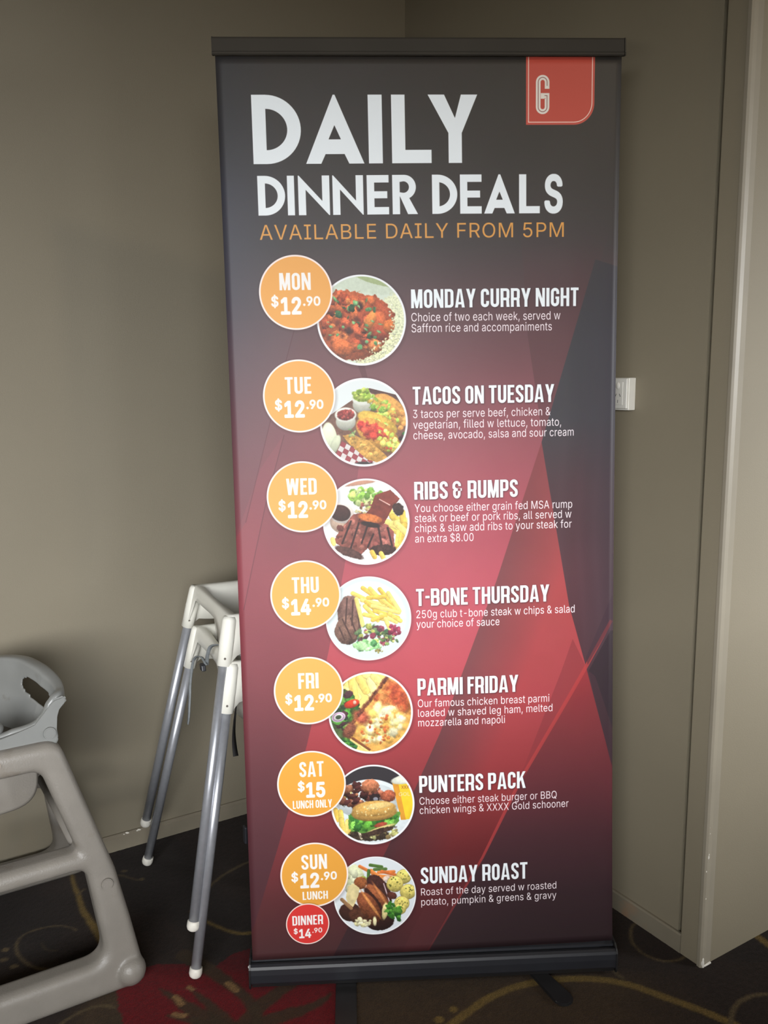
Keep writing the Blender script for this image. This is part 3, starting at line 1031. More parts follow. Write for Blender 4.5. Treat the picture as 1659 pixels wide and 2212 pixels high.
def bl(cx, cy, rx, ry, ang, c, edge=0.12, tex=0.25, ti=2, soft=0.02, lit=0.25, alpha=1.0):
    """irregular lump with mottled colour and a lighter upper side"""
    R = max(rx, ry) * (1 + edge) + 0.04
    x0, x1 = [int(np.clip((v + 1) / 2 * FN, 0, FN)) for v in (cx - R, cx + R)]
    y0, y1 = [int(np.clip((v + 1) / 2 * FN, 0, FN)) for v in (cy - R, cy + R)]
    if x1 <= x0 or y1 <= y0:
        return
    sl = (slice(y0, y1), slice(x0, x1))
    a = math.radians(ang)
    u = ((fx_[sl] - cx) * math.cos(a) + (fy_[sl] - cy) * math.sin(a)) / rx
    v = (-(fx_[sl] - cx) * math.sin(a) + (fy_[sl] - cy) * math.cos(a)) / ry
    d = np.hypot(u, v) + (NZ[min(ti, 3)][sl] - 0.5) * 2 * edge
    m = np.clip((1 - d) * min(rx, ry) / soft + 0.5, 0, 1)[..., None] * alpha
    n = (NZ[ti][sl] - 0.5) * 2 * tex + (NZ[3][sl] - 0.5) * tex
    sh = 1 + n - lit * ((fy_[sl] - cy) / max(rx, ry)) * 0.8 - lit * np.clip(d - 0.55, 0, 1) * 0.8
    DI[sl] = DI[sl] * (1 - m) + C255(c) * sh[..., None] * m


def stk(x0, y0, x1, y1, w, c, lit=0.2):
    dx, dy = x1 - x0, y1 - y0
    t = np.clip(((fx_ - x0) * dx + (fy_ - y0) * dy) / (dx * dx + dy * dy), 0, 1)
    d = np.hypot(fx_ - x0 - t * dx, fy_ - y0 - t * dy)
    sd = ((fx_ - x0) * dy - (fy_ - y0) * dx) / math.hypot(dx, dy) / w
    m = np.clip((w - d) / 0.015 + 0.5, 0, 1)[..., None]
    sh = 1 + (NZ[2] - 0.5) * 0.25 + lit * np.clip(sd, -1, 1) * (0.6 if dx > 0 else -0.6)
    DI[...] = DI * (1 - m) + C255(c) * sh[..., None] * m


def pl(pts, c, tex=0.15, ti=2, edge=0.0):
    q = in_poly(fx_ + (NZ[2] - 0.5) * edge, fy_ + (NZ[1] - 0.5) * edge, pts).astype(np.float32)[..., None]
    DI[...] = DI * (1 - q) + C255(c) * (1 + (NZ[ti] - 0.5)[..., None] * 2 * tex) * q


def scat(n, cx, cy, rx, ry, ang, cols, s0, s1, seed, asp=0.6, tex=0.25, edge=0.3, **k):
    r = np.random.RandomState(seed)
    a = math.radians(ang)
    for _ in range(n):
        q = math.sqrt(r.rand())
        t = r.rand() * 6.283
        u, v = q * math.cos(t) * rx, q * math.sin(t) * ry
        s = r.uniform(s0, s1)
        c = np.array(cols[r.randint(len(cols))]) * r.uniform(0.85, 1.15)
        bl(cx + u * math.cos(a) - v * math.sin(a), cy + u * math.sin(a) + v * math.cos(a), s, s * r.uniform(asp, 1), r.uniform(0, 180), c, edge=edge, tex=tex, **k)


def chips_(lst, w=0.045, cols=((236, 206, 110), (228, 192, 92), (242, 218, 130))):
    for i, (a, b_, c, d) in enumerate(lst):
        stk(a, b_, c, d, w * 1.12, np.array(cols[i % len(cols)]) * 0.78)
        stk(a, b_, c, d, w, cols[i % len(cols)])


def dish(k):
    global DI
    DI = np.zeros((FN, FN, 3), np.float32) + C255((226, 234, 232))
    G3 = ((60, 120, 60), (84, 150, 76), (40, 92, 52))
    if k == 0:      # curry and rice
        DI[...] = C255((214, 224, 208))
        bl(0.1, -1.02, 1.25, 0.42, 8, (206, 216, 198), tex=.04, lit=0)
        bl(0.25, -0.93, 0.62, 0.10, 18, (168, 182, 136), tex=.05, lit=0)
        bl(0.75, 0.25, 0.55, 0.85, 12, (226, 230, 196), tex=.12, ti=3, lit=.05)
        bl(0.45, 0.72, 0.62, 0.36, -24, (224, 226, 186), tex=.14, ti=3, lit=.05)
        bl(-0.25, 0.12, 0.86, 0.78, 24, (176, 92, 56), edge=.12, tex=.25, ti=1)
        bl(0.15, 0.0, 0.62, 0.55, 30, (172, 84, 52), edge=.12, tex=.3, ti=1)
        scat(60, -0.2, 0.08, 0.80, 0.68, 24, ((206, 112, 66), (186, 88, 54), (214, 130, 76), (160, 74, 50), (196, 98, 62)), 0.07, 0.19, 3, tex=.35, lit=.5, edge=.45, asp=.45)
        scat(14, -0.2, 0.1, 0.7, 0.6, 24, ((92, 52, 44), (112, 58, 44)), 0.03, 0.09, 7, tex=.2, soft=.08)
        bl(0.33, 0.10, 0.24, 0.30, 20, (190, 100, 58), edge=.15, tex=.25, lit=.5)
        bl(0.20, 0.00, 0.11, 0.22, 25, (222, 140, 74), edge=.15, tex=.2, lit=.4)
        bl(0.42, 0.28, 0.17, 0.18, 10, (172, 80, 52), edge=.15, tex=.2, lit=.4)
        bl(-0.45, 0.62, 0.24, 0.20, 30, (206, 112, 62), edge=.2, tex=.25, lit=.5)
        bl(0.62, 0.15, 0.14, 0.16, 10, (208, 118, 60), edge=.2, tex=.25, lit=.4)
        scat(34, -0.18, 0.05, 0.74, 0.58, 24, ((96, 146, 96), (120, 170, 116), (62, 100, 66)), 0.025, 0.085, 11, asp=.3, tex=.3, edge=.55)
        scat(90, 0.55, 0.68, 0.50, 0.24, -32, ((236, 236, 204), (214, 216, 170), (228, 226, 186)), 0.015, 0.035, 13, asp=.4, tex=.15, lit=.3)
        scat(40, 0.78, 0.10, 0.16, 0.5, 0, ((232, 234, 204), (212, 220, 180)), 0.015, 0.03, 14, asp=.4, tex=.12)
        scat(10, 0.1, 0.88, 0.3, 0.06, -5, ((236, 236, 204),), 0.015, 0.03, 15, asp=.4)
        bl(0.35, 1.0, 0.6, 0.07, -12, (196, 206, 200), tex=.05)
    elif k == 1:    # tacos
        DI[...] = C255((222, 228, 228))
        pl([(-1, -0.1), (-0.75, -0.2), (0.15, -0.78), (0.75, -0.62), (1.1, 0.0), (1.1, 1.1), (-1, 1.1)], (122, 88, 74), .18)
        pl([(0.12, -0.78), (0.75, -0.62), (0.82, -0.5), (0.1, -0.7)], (92, 64, 58), .1)
        for (cx, cy) in ((-0.02, -0.5), (-0.42, -0.12)):
            bl(cx, cy + .10, 0.23, 0.20, 0, (196, 196, 182), edge=.01, tex=.04, lit=.3)
            bl(cx, cy - .06, 0.25, 0.17, 0, (228, 230, 220), edge=.01, tex=.03, lit=.1)
        bl(-0.02, -0.60, 0.22, 0.13, 0, (150, 176, 70), edge=.1, tex=.3, lit=.2)
        scat(26, -0.02, -0.66, 0.19, 0.11, 0, ((170, 196, 86), (196, 212, 104), (140, 170, 66)), .03, .06, 21)
        bl(-0.42, -0.18, 0.20, 0.12, 0, (150, 62, 56), edge=.1, tex=.35)
        scat(24, -0.42, -0.19, 0.18, 0.10, 0, ((172, 72, 66), (128, 50, 48), (190, 92, 84)), .02, .05, 22)
        bl(-0.80, 0.34, 0.17, 0.36, -8, (220, 226, 196), edge=.01, tex=.04)
        bl(-0.68, 0.50, 0.10, 0.24, 24, (198, 202, 176), edge=.02, tex=.04)
        r = np.random.RandomState(4)
        for i in range(9):
            for j in range(3):
                ax, ay = -0.52 + i * 0.105 + j * -0.05, 0.42 + i * 0.062 + j * 0.105
                c = (214, 206, 204) if (i + j) % 2 else (158, 72, 80)
                pl([(ax, ay), (ax + .10, ay + .06), (ax + .05, ay + .165), (ax - .05, ay + .105)], c, .06)
        # shells from the back to the front
        bl(0.62, -0.28, 0.48, 0.26, 42, (216, 160, 88), edge=.04, tex=.15, lit=.3)
        scat(36, 0.46, -0.30, 0.42, 0.16, 40, ((170, 200, 88), (202, 220, 110), (130, 170, 70), (222, 190, 90)), .04, .09, 23, asp=.3, edge=.6)
        scat(16, 0.78, -0.02, 0.18, 0.2, 40, ((224, 170, 100), (206, 148, 84)), .05, .09, 24)
        bl(0.32, 0.02, 0.50, 0.20, 26, (220, 182, 84), edge=.04, tex=.15, lit=.3)
        scat(44, 0.42, 0.16, 0.42, 0.13, 32, ((150, 190, 84), (186, 214, 110), (116, 160, 66), (208, 224, 130)), .04, .09, 25, asp=.3, edge=.6)
        bl(0.32, 0.30, 0.58, 0.30, 34, (206, 152, 74), edge=.04, tex=.2, lit=.4)
        scat(26, 0.14, 0.18, 0.30, 0.14, 22, ((206, 74, 58), (226, 98, 74), (180, 58, 50)), .05, .11, 26, asp=.5, edge=.5, soft=.04)
        scat(40, 0.58, 0.46, 0.34, 0.16, 50, ((214, 224, 130), (196, 212, 96), (226, 208, 110), (200, 84, 60)), .03, .08, 27, asp=.3, edge=.6)
        pl([(-0.50, 0.30), (-0.30, 0.26), (0.10, 0.42), (0.45, 0.72), (0.60, 0.90), (0.42, 0.98), (0.05, 0.86), (-0.38, 0.46)], (196, 150, 78), .3, 2, .03)
        scat(14, 0.0, 0.58, 0.42, 0.08, 34, ((212, 170, 92), (176, 128, 64)), .03, .07, 28)
        scat(12, 0.86, 0.52, 0.08, 0.3, 10, ((76, 46, 52), (60, 110, 56), (126, 70, 66)), .04, .08, 29)
        scat(8, -0.30, 0.26, 0.08, 0.14, 10, ((110, 150, 96), (190, 200, 130)), .02, .05, 31, asp=.3)
        bl(0.05, 1.02, 0.3, 0.10, 8, (66, 56, 56), tex=.1)
    elif k == 2:    # ribs and rump
        DI[...] = C255((224, 226, 226))
        bl(-0.1, -0.93, 0.45, 0.06, -8, (196, 148, 126), tex=.05)
        scat(50, 0.0, -0.58, 0.42, 0.20, 4, ((156, 200, 92), (196, 220, 118), (120, 166, 72), (190, 206, 140)), .04, .10, 41)
        scat(40, 0.02, -0.30, 0.30, 0.18, 10, ((160, 90, 84), (196, 170, 120), (116, 84, 64), (206, 196, 150)), .02, .06, 42, asp=.3)
        bl(-0.55, -0.02, 0.30, 0.28, 0, (196, 170, 150), edge=.02, tex=.08)
        bl(-0.58, -0.22, 0.30, 0.24, 12, (224, 214, 206), edge=.01, tex=.03)
        bl(-0.60, -0.22, 0.24, 0.19, 12, (74, 46, 42), edge=.01, tex=.12)
        chips_([(0.52, -0.30, 0.80, 0.20), (0.62, -0.1, 0.98, 0.1), (0.55, 0.08, 0.95, 0.0), (0.62, 0.2, 0.92, 0.35), (0.85, -0.2, 0.9, 0.4), (0.5, 0.02, 0.88, 0.22), (0.78, 0.25, 0.72, 0.62),
                (0.9, 0.1, 0.82, 0.5), (0.7, 0.05, 0.95, 0.3)], .065)
        pl([(-0.78, 0.45), (-0.60, 0.15), (-0.30, -0.18), (-0.10, -0.22), (0.25, 0.02), (0.22, 0.30), (0.02, 0.62), (-0.15, 0.80), (-0.5, 0.66)], (142, 84, 74), .28, 1, .03)
        pl([(0.02, 0.62), (0.05, 0.35), (0.22, 0.02), (0.48, 0.08), (0.64, 0.25), (0.66, 0.62), (0.58, 0.78), (0.2, 0.80)], (146, 86, 78), .28, 1, .03)
        scat(30, -0.25, 0.3, 0.42, 0.34, 0, ((168, 106, 94), (126, 72, 64)), .03, .09, 43, tex=.2)
        scat(24, 0.38, 0.45, 0.22, 0.28, 0, ((170, 108, 98), (130, 74, 68)), .03, .09, 44, tex=.2)
        for q in ((-0.36, -0.02, -0.58, 0.50), (-0.14, -0.08, -0.38, 0.62), (0.06, 0.0, -0.12, 0.50), (0.27, 0.06, 0.36, 0.62), (0.50, 0.16, 0.60, 0.60), (0.16, 0.3, 0.02, 0.6)):
            stk(*q, .022, (62, 38, 38))
        bl(0.38, 0.68, 0.32, 0.13, 2, (74, 48, 44), edge=.2, tex=.3)
        bl(-0.42, 0.72, 0.36, 0.10, 22, (96, 66, 60), edge=.15, tex=.2)
        pl([(-0.20, 0.0), (0.10, -0.30), (0.22, -0.62), (0.58, -0.74), (0.80, -0.52), (0.62, -0.30), (0.42, 0.06), (0.22, 0.12)], (120, 56, 46), .22, 1, .02)
        pl([(0.22, -0.62), (0.58, -0.74), (0.80, -0.52), (0.55, -0.38)], (138, 66, 56), .1, 1, .02)
        bl(0.10, -0.08, 0.28, 0.10, 12, (206, 120, 66), edge=.15, tex=.25)
        bl(0.10, 0.07, 0.24, 0.06, 12, (52, 34, 32), edge=.2, tex=.2)
        stk(0.32, -0.52, 0.56, -0.38, .012, (226, 186, 176))
        bl(0.76, -0.28, 0.13, 0.16, -30, (66, 46, 42), edge=.2, tex=.3)
        chips_([(0.33, 0.76, 0.40, 0.90), (0.12, 0.72, 0.18, 0.84), (-0.78, 0.50, -0.80, 0.40)], .05)
        bl(0.1, 1.02, 0.7, 0.12, 0, (236, 230, 222), tex=.03)
    elif k == 3:    # steak, chips and salad
        DI[...] = C255((206, 222, 224))
        bl(0, 0, 0.90, 0.90, 0, (216, 230, 231), edge=0, tex=.02, lit=.04, soft=.05)
        bl(-0.46, -0.16, 0.27, 0.42, 8, (122, 92, 84), edge=.08, tex=.28, ti=1, lit=.3)
        bl(-0.50, 0.26, 0.31, 0.36, 18, (128, 98, 86), edge=.08, tex=.3, ti=1, lit=.3)
        for q in ((-0.50, -0.5, -0.55, 0.1), (-0.36, -0.45, -0.40, 0.15), (-0.62, 0.0, -0.40, 0.5), (-0.42, -0.02, -0.28, 0.42), (-0.70, 0.2, -0.58, 0.5), (-0.25, -0.3, -0.22, 0.2)):
            stk(*q, .018, (84, 62, 58))
        chips_([(-0.36, -0.62, 0.10, -0.38), (-0.12, -0.74, 0.20, -0.50), (-0.15, -0.45, 0.45, -0.30), (0.05, -0.72, 0.35, -0.38), (0.28, -0.70, 0.58, -0.32), (0.48, -0.60, 0.74, -0.16),
                (0.2, -0.55, 0.62, -0.20), (-0.05, -0.40, 0.30, -0.1), (0.1, -0.3, 0.72, -0.12), (-0.08, -0.30, 0.22, 0.05), (0.15, -0.18, 0.70, 0.0), (0.3, -0.08, 0.66, 0.10), (-0.1, -0.1, 0.35, 0.02),
                (0.0, -0.5, 0.4, -0.52), (-0.28, -0.48, -0.14, 0.16), (0.5, -0.1, 0.76, 0.08), (0.1, 0.04, 0.4, -0.05), (0.4, 0.02, 0.52, 0.30)], .045)
        scat(60, 0.12, 0.42, 0.42, 0.26, 8, ((96, 60, 72), (76, 108, 78), (190, 196, 110), (150, 74, 92), (108, 130, 92), (66, 60, 62)), .03, .09, 51, asp=.4)
        scat(24, -0.02, 0.66, 0.30, 0.10, 0, ((150, 206, 138), (176, 220, 160), (92, 150, 96)), .05, .11, 52)
        scat(20, 0.62, 0.30, 0.14, 0.12, 20, ((142, 60, 84), (160, 72, 92)), .03, .07, 53)
        scat(30, 0.42, 0.52, 0.26, 0.16, 20, ((206, 210, 130), (120, 150, 90), (150, 92, 90), (90, 110, 76)), .015, .05, 54, asp=.5)
        scat(8, 0.22, 0.80, 0.1, 0.04, 0, ((150, 140, 80),), .02, .03, 55)
    elif k == 4:    # parmi
        DI[...] = C255((238, 214, 130))
        chips_([(-0.8, -0.7, -0.3, -0.4), (-0.45, -0.9, -0.38, -0.4), (-0.2, -0.7, 0.1, -0.4), (-0.1, -0.95, 0.3, -0.7), (-0.6, -0.9, -0.9, -0.5), (0.0, -0.8, 0.1, -0.5), (0.1, -0.9, 0.35, -0.6),
                (-0.25, -0.85, -0.1, -0.55)], .085, ((244, 222, 140), (236, 206, 116), (248, 232, 160)))
        bl(-0.72, 0.2, 0.5, 0.85, -8, (80, 96, 60), edge=.1, tex=.35, ti=1)
        scat(46, -0.62, 0.0, 0.34, 0.50, -6, ((96, 160, 70), (126, 186, 88), (66, 112, 56), (50, 66, 48), (82, 54, 60)), .07, .16, 61)
        scat(16, -0.55, 0.72, 0.34, 0.10, 28, ((96, 160, 70), (60, 110, 60)), .05, .12, 62)
        bl(-0.45, -0.24, 0.19, 0.10, -16, (206, 70, 46), edge=.04, tex=.12, lit=.4)
        bl(-0.38, -0.27, 0.04, 0.05, 0, (240, 190, 170), edge=.1)
        for rr, c in ((.17, (226, 214, 228)), (.14, (170, 110, 160)), (.12, (214, 210, 210)), (.07, (70, 84, 62))):
            bl(-0.78, 0.08, rr, rr * .72, -12, c, edge=.02, tex=.05)
        pl([(-0.68, 0.50), (-0.55, 0.30), (-0.42, 0.20), (0.42, -0.84), (0.75, -0.62), (0.98, -0.1), (0.98, 0.35), (0.55, 0.85), (0.05, 0.98), (-0.45, 0.70)], (224, 170, 92), .25, 1, .03)
        bl(-0.52, 0.42, 0.14, 0.22, 30, (134, 84, 66), edge=.15, tex=.3, soft=.05)
        bl(0.66, -0.38, 0.26, 0.42, -30, (190, 92, 62), edge=.2, tex=.35, ti=1, soft=.2)
        scat(34, 0.40, -0.16, 0.42, 0.34, -42, ((196, 98, 62), (214, 130, 76), (178, 80, 58), (226, 156, 92)), .05, .14, 63, soft=.06, edge=.5)
        bl(0.26, 0.28, 0.50, 0.40, -30, (238, 214, 136), edge=.2, tex=.2, ti=1, lit=.1, soft=.25)
        scat(60, 0.22, 0.32, 0.54, 0.42, -30, ((244, 230, 160), (236, 204, 112), (248, 240, 200), (226, 176, 90)), .05, .15, 64, tex=.15, soft=.07, edge=.5)
        scat(30, 0.12, 0.46, 0.50, 0.34, -30, ((206, 126, 70), (216, 146, 80), (190, 100, 58)), .02, .06, 65, tex=.12, soft=.03, edge=.5)
        bl(-0.24, 0.10, 0.20, 0.16, 40, (196, 104, 80), edge=.35, tex=.35, ti=1, soft=.12)
        for q in range(12):
            bl(-0.42 + q * 0.072, 0.20 - q * 0.092, 0.055 + 0.03 * ((q * 7) % 3), 0.045, 130, ((134, 82, 60), (176, 104, 70), (112, 68, 56))[q % 3], edge=.5, tex=.35, soft=.05)
        stk(-0.45, 0.62, -0.05, 0.92, .03, (136, 86, 58))
        stk(-0.5, 0.66, -0.1, 0.97, .022, (238, 212, 140))
    elif k == 5:    # burger pack
        DI[...] = C255((60, 56, 60))
        bl(-0.1, 0.55, 1.15, 1.20, 6, (222, 230, 232), edge=0, tex=.03, lit=.05)
        bl(-0.12, -0.1, 0.8, 0.46, 4, (206, 214, 216), edge=0, tex=.03)
        bl(0.85, -0.5, 0.2, 0.25, 0, (216, 228, 224), edge=.03, tex=.03)
        pl([(0.48, -0.55), (1.02, -0.66), (1.05, 0.4), (0.68, 0.42)], (240, 206, 60), .08, 0)
        pl([(0.48, -0.55), (0.62, -0.58), (0.80, 0.42), (0.68, 0.42)], (222, 158, 62), .08, 0)
        bl(0.82, -0.62, 0.36, 0.12, -8, (234, 236, 220), edge=.05, tex=.05)
        scat(14, -0.66, -0.25, 0.2, 0.2, 0, ((224, 206, 130), (206, 180, 100)), .05, .1, 70)
        scat(70, -0.20, -0.20, 0.62, 0.30, 4, ((134, 84, 68), (100, 58, 52), (164, 104, 82), (84, 48, 46), (190, 128, 96)), .04, .13, 71, lit=.6, asp=.35, edge=.6)
        bl(-0.05, -0.48, 0.22, 0.18, 10, (196, 126, 92), edge=.2, tex=.3, lit=.5)
        bl(0.05, -0.16, 0.13, 0.12, 0, (52, 40, 42), edge=.15, tex=.2)
        bl(0.07, -0.14, 0.06, 0.05, 0, (150, 150, 160), edge=.2, tex=.2)
        bl(0.38, -0.2, 0.18, 0.16, 0, (176, 100, 74), edge=.2, tex=.3, lit=.5)
        chips_([(-0.80, 0.15, -0.76, 0.5), (-0.92, 0.1, -0.9, 0.35), (-0.62, 0.4, -0.66, 0.75), (-0.78, 0.35, -0.74, 0.7), (-0.5, 0.5, -0.55, 0.75)], .06)
        bl(-0.12, 0.78, 0.55, 0.14, 2, (74, 62, 52), edge=.2, tex=.4)
        scat(26, 0.25, 0.78, 0.42, 0.12, -6, ((206, 206, 150), (184, 184, 120), (150, 130, 90)), .03, .08, 73, asp=.4)
        stk(-0.4, 0.55, -0.3, 0.85, .03, (206, 196, 170))
        pl([(-0.60, 0.25), (-0.2, 0.20), (0.66, 0.22), (0.64, 0.42), (0.5, 0.60), (0.1, 0.72), (-0.3, 0.72), (-0.6, 0.6)], (100, 150, 70), .2, 1, .06)
        scat(46, -0.02, 0.42, 0.62, 0.16, -4, ((110, 178, 72), (142, 206, 96), (78, 138, 62), (60, 112, 54)), .05, .14, 74, asp=.4, edge=.6)
        bl(0.18, 0.52, 0.16, 0.06, -12, (176, 84, 66), edge=.15, tex=.2)
        bl(0.18, 0.62, 0.36, 0.05, -16, (226, 208, 140), edge=.1, tex=.1)
        bl(0.10, 0.70, 0.45, 0.07, -14, (76, 58, 50), edge=.2, tex=.3)
        bl(0.03, 0.20, 0.56, 0.22, -2, (206, 162, 92), edge=.03, tex=.12, lit=.5)
        bl(0.03, 0.10, 0.53, 0.20, -2, (222, 176, 100), edge=.05, tex=.14, lit=.4)
        bl(0.14, 0.03, 0.32, 0.08, -6, (238, 206, 136), edge=.15, tex=.12)
        scat(26, 0.0, 0.14, 0.44, 0.14, 0, ((244, 226, 170),), .012, .02, 75, lit=0)
    else:           # roast
        DI[...] = C255((222, 228, 232))
        bl(-0.60, -0.55, 0.34, 0.30, 0, (218, 222, 184), edge=.15, tex=.12)
        scat(20, -0.68, -0.45, 0.22, 0.28, 0, ((226, 228, 194), (206, 212, 170)), .05, .12, 80, tex=.08)
        for q, c in (((-0.36, -0.78, -0.10, -0.62), (220, 130, 70)), ((-0.10, -0.80, 0.18, -0.74), (88, 118, 60)), ((0.0, -0.68, 0.28, -0.68), (96, 124, 70)), ((0.10, -0.60, 0.48, -0.60), (226, 136, 72)),
                     ((-0.08, -0.66, 0.02, -0.42), (222, 134, 66)), ((-0.14, -0.66, -0.16, -0.40), (86, 116, 58)), ((0.05, -0.52, 0.40, -0.46), (228, 142, 76)), ((0.18, -0.62, 0.5, -0.52), (214, 120, 64)),
                     ((0.0, -0.5, 0.2, -0.4), (226, 140, 70)), ((-0.04, -0.62, 0.14, -0.46), (230, 144, 78))):
            stk(*q, .040, c)
        scat(8, -0.28, -0.42, 0.08, 0.08, 0, ((140, 156, 70),), .04, .07, 81)
        bl(-0.62, 0.40, 0.28, 0.24, 20, (70, 44, 36), edge=.06, tex=.15)
        bl(0.10, 0.66, 0.36, 0.26, 0, (56, 34, 30), edge=.06, tex=.15)
        bl(-0.30, 0.55, 0.38, 0.22, 20, (88, 56, 42), edge=.12, tex=.3)
        bl(0.1, -0.12, 0.26, 0.46, -28, (74, 46, 42), edge=.08, tex=.25, lit=.3)
        bl(0.08, 0.12, 0.20, 0.50, -34, (146, 88, 58), edge=.06, tex=.3, lit=.5)
        bl(0.0, 0.20, 0.10, 0.48, -32, (66, 40, 34), edge=.08, tex=.2)
        bl(-0.15, 0.30, 0.22, 0.46, -30, (136, 80, 54), edge=.06, tex=.3, lit=.5)
        bl(-0.10, 0.24, 0.04, 0.44, -32, (206, 140, 84), edge=.12, tex=.2)
        bl(0.16, 0.02, 0.035, 0.40, -30, (196, 128, 80), edge=.12, tex=.2)
        bl(-0.35, -0.35, 0.16, 0.16, 20, (156, 96, 60), edge=.12, tex=.3)
        pl([(-0.72, 0.02), (-0.66, -0.28), (-0.52, -0.34), (-0.38, -0.22), (-0.42, 0.0), (-0.55, 0.28), (-0.68, 0.14)], (222, 206, 156), .12, 1, .02)
        stk(-0.82, 0.06, -0.60, 0.30, .045, (156, 120, 86))
        stk(0.22, -0.30, 0.36, 0.20, .014, (206, 184, 190))
        bl(0.30, -0.42, 0.10, 0.08, 0, (226, 206, 190), edge=.15)
        scat(14, -0.32, 0.66, 0.26, 0.12, 16, ((226, 220, 170), (232, 226, 186)), .03, .08, 82)
        bl(0.24, 0.42, 0.08, 0.22, 8, (226, 212, 150), edge=.2, tex=.15)
        bl(-0.02, 0.68, 0.05, 0.12, 0, (232, 224, 180), edge=.2, tex=.1)
        for cx, cy, rr in ((0.72, -0.46, .18), (0.50, -0.28, .20), (0.82, -0.06, .19), (0.66, 0.24, .18), (0.62, 0.38, .14)):
            bl(cx, cy, rr * 1.06, rr * 1.06, 0, (170, 150, 90), edge=.04, tex=.1)
            bl(cx, cy, rr, rr, 0, (222, 206, 116), edge=.05, tex=.14, lit=.3)
            scat(9, cx, cy - .03, rr * .8, rr * .7, 0, ((96, 100, 48),), .010, .022, int(cx * 100), lit=0)
        bl(0.42, 0.02, 0.12, 0.10, 20, (96, 56, 48), edge=.2, tex=.25)
        scat(44, 0.47, 0.46, 0.16, 0.24, -20, ((70, 130, 50), (100, 160, 66), (50, 100, 44)), .03, .09, 84, asp=.4, edge=.6)
    r = np.hypot(fx_, fy_)
    return np.clip(0.5 + (DI * 0.93 - 0.5) * 1.10 + 0.0, 0.05, 0.93), r


for k in range(7):
    cx, cy, R = 288.0, 537.4 + 218.0 * k + (3 if k == 6 else 0), 95.8
    by = 477 + 218.8 * k
    disc(cx + 1, cy + 2, R + 3, (30, 10, 16), 9, 0.25)
    disc(cx, cy, R, (232, 234, 236))
    img, r = dish(k)
    rin = 0.985 if k not in (3, 6) else 1.0
    px0, py0 = int(cx * PPM) - FN // 2, int(cy * PPM) - FN // 2
    paint(py0, px0, np.clip((rin - 0.012 - r) / 0.012 + 0.5, 0, 1).astype(np.float32), img)
    disc(149.1 + 1, by + 2, 80.5, (40, 14, 16), 9, 0.25)
    disc(149.1, by, 78.2, (240, 224, 218))
    disc(149.1, by, 74.6, (226, 160, 78) if k < 5 else (222, 156, 60))
cw = (236, 232, 230)
# glass lettering on the beer
setface('XXX', 354, 372, 1592, 8, (150, 60, 50), 0.15)
setface('GOL', 348, 374, 1609, 9, (226, 220, 180), 0.2)
for k, (d, a, b2) in enumerate((('MON', 114.8, 181.5), ('TUE', 119, 176), ('WED', 114.5, 181), ('THU', 119.5, 179), ('FRI', 126.5, 172), ('SAT', 122.5, 177.8), ('SUN', 120, 179))):
    by = 477 + 218.8 * k
    db, pb = ((-5, 46.5), (-5, 46.5), (-5, 46.5), (-4.5, 45.5), (-5, 46.5), (-17, 33), (-13.5, 32))[k]
    setbold(d, a, b2, by + db, 36, cw, 0.085, False)
    if k == 5:
        setface('15', 135.8, 180.3, by + pb, 37.5, cw, 2.3)
        setface('$', 117.2, 133.5, by + pb - 16.5, 23, cw, 1.3)
        setbold('LUNCH ONLY', 105, 194.5, by + 57.5, 19, cw, 0.085, False)
    else:
        setface('14' if k == 3 else '12', 115.6, 160.5, by + pb, 37.5, cw, 2.3)
        setface('$', 95.6, 112, by + pb - 17, 23, cw, 1.3)
        setface('.90', 163.5, 201.3, by + pb - 18, 20.5, cw, 1.3)
        if k == 6:
            setbold('LUNCH', 120.5, 179, by + 60, 20, cw, 0.085, False)
disc(130.3, 1909, 51.5, (30, 10, 12), 5, 0.3)
disc(130.3, 1909, 50.2, (238, 214, 206))
disc(130.3, 1909, 47.6, (208, 52, 48))
setbold('DINNER', 95, 166, 1911.5, 23.5, cw, 0.085, False)
setface('14', 109.2, 138, 1944, 23.5, cw, 1.4)
setface('$', 97, 107, 1932.5, 13.5, cw, 0.8)
setface('.90', 140, 163.6, 1932, 12.5, cw, 0.75)
PO = np.clip(PO, 0, 1)

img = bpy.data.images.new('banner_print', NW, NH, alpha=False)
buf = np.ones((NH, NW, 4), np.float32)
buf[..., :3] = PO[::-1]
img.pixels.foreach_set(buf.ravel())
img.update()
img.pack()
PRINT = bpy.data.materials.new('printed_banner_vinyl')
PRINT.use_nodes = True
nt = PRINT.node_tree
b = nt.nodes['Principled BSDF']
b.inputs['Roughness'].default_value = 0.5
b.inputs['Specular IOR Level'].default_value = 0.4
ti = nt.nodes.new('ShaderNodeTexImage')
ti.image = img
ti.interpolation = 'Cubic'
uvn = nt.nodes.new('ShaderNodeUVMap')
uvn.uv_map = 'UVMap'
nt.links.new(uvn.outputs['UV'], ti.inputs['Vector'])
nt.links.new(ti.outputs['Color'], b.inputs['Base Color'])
tc = nt.nodes.new('ShaderNodeTexCoord')
no = nt.nodes.new('ShaderNodeTexNoise')
no.inputs['Scale'].default_value = 420
nt.links.new(tc.outputs['Object'], no.inputs['Vector'])
bp = nt.nodes.new('ShaderNodeBump')
bp.inputs['Strength'].default_value = 0.08
bp.inputs['Distance'].default_value = 0.001
nt.links.new(no.outputs['Fac'], bp.inputs['Height'])
nt.links.new(bp.outputs['Normal'], b.inputs['Normal'])

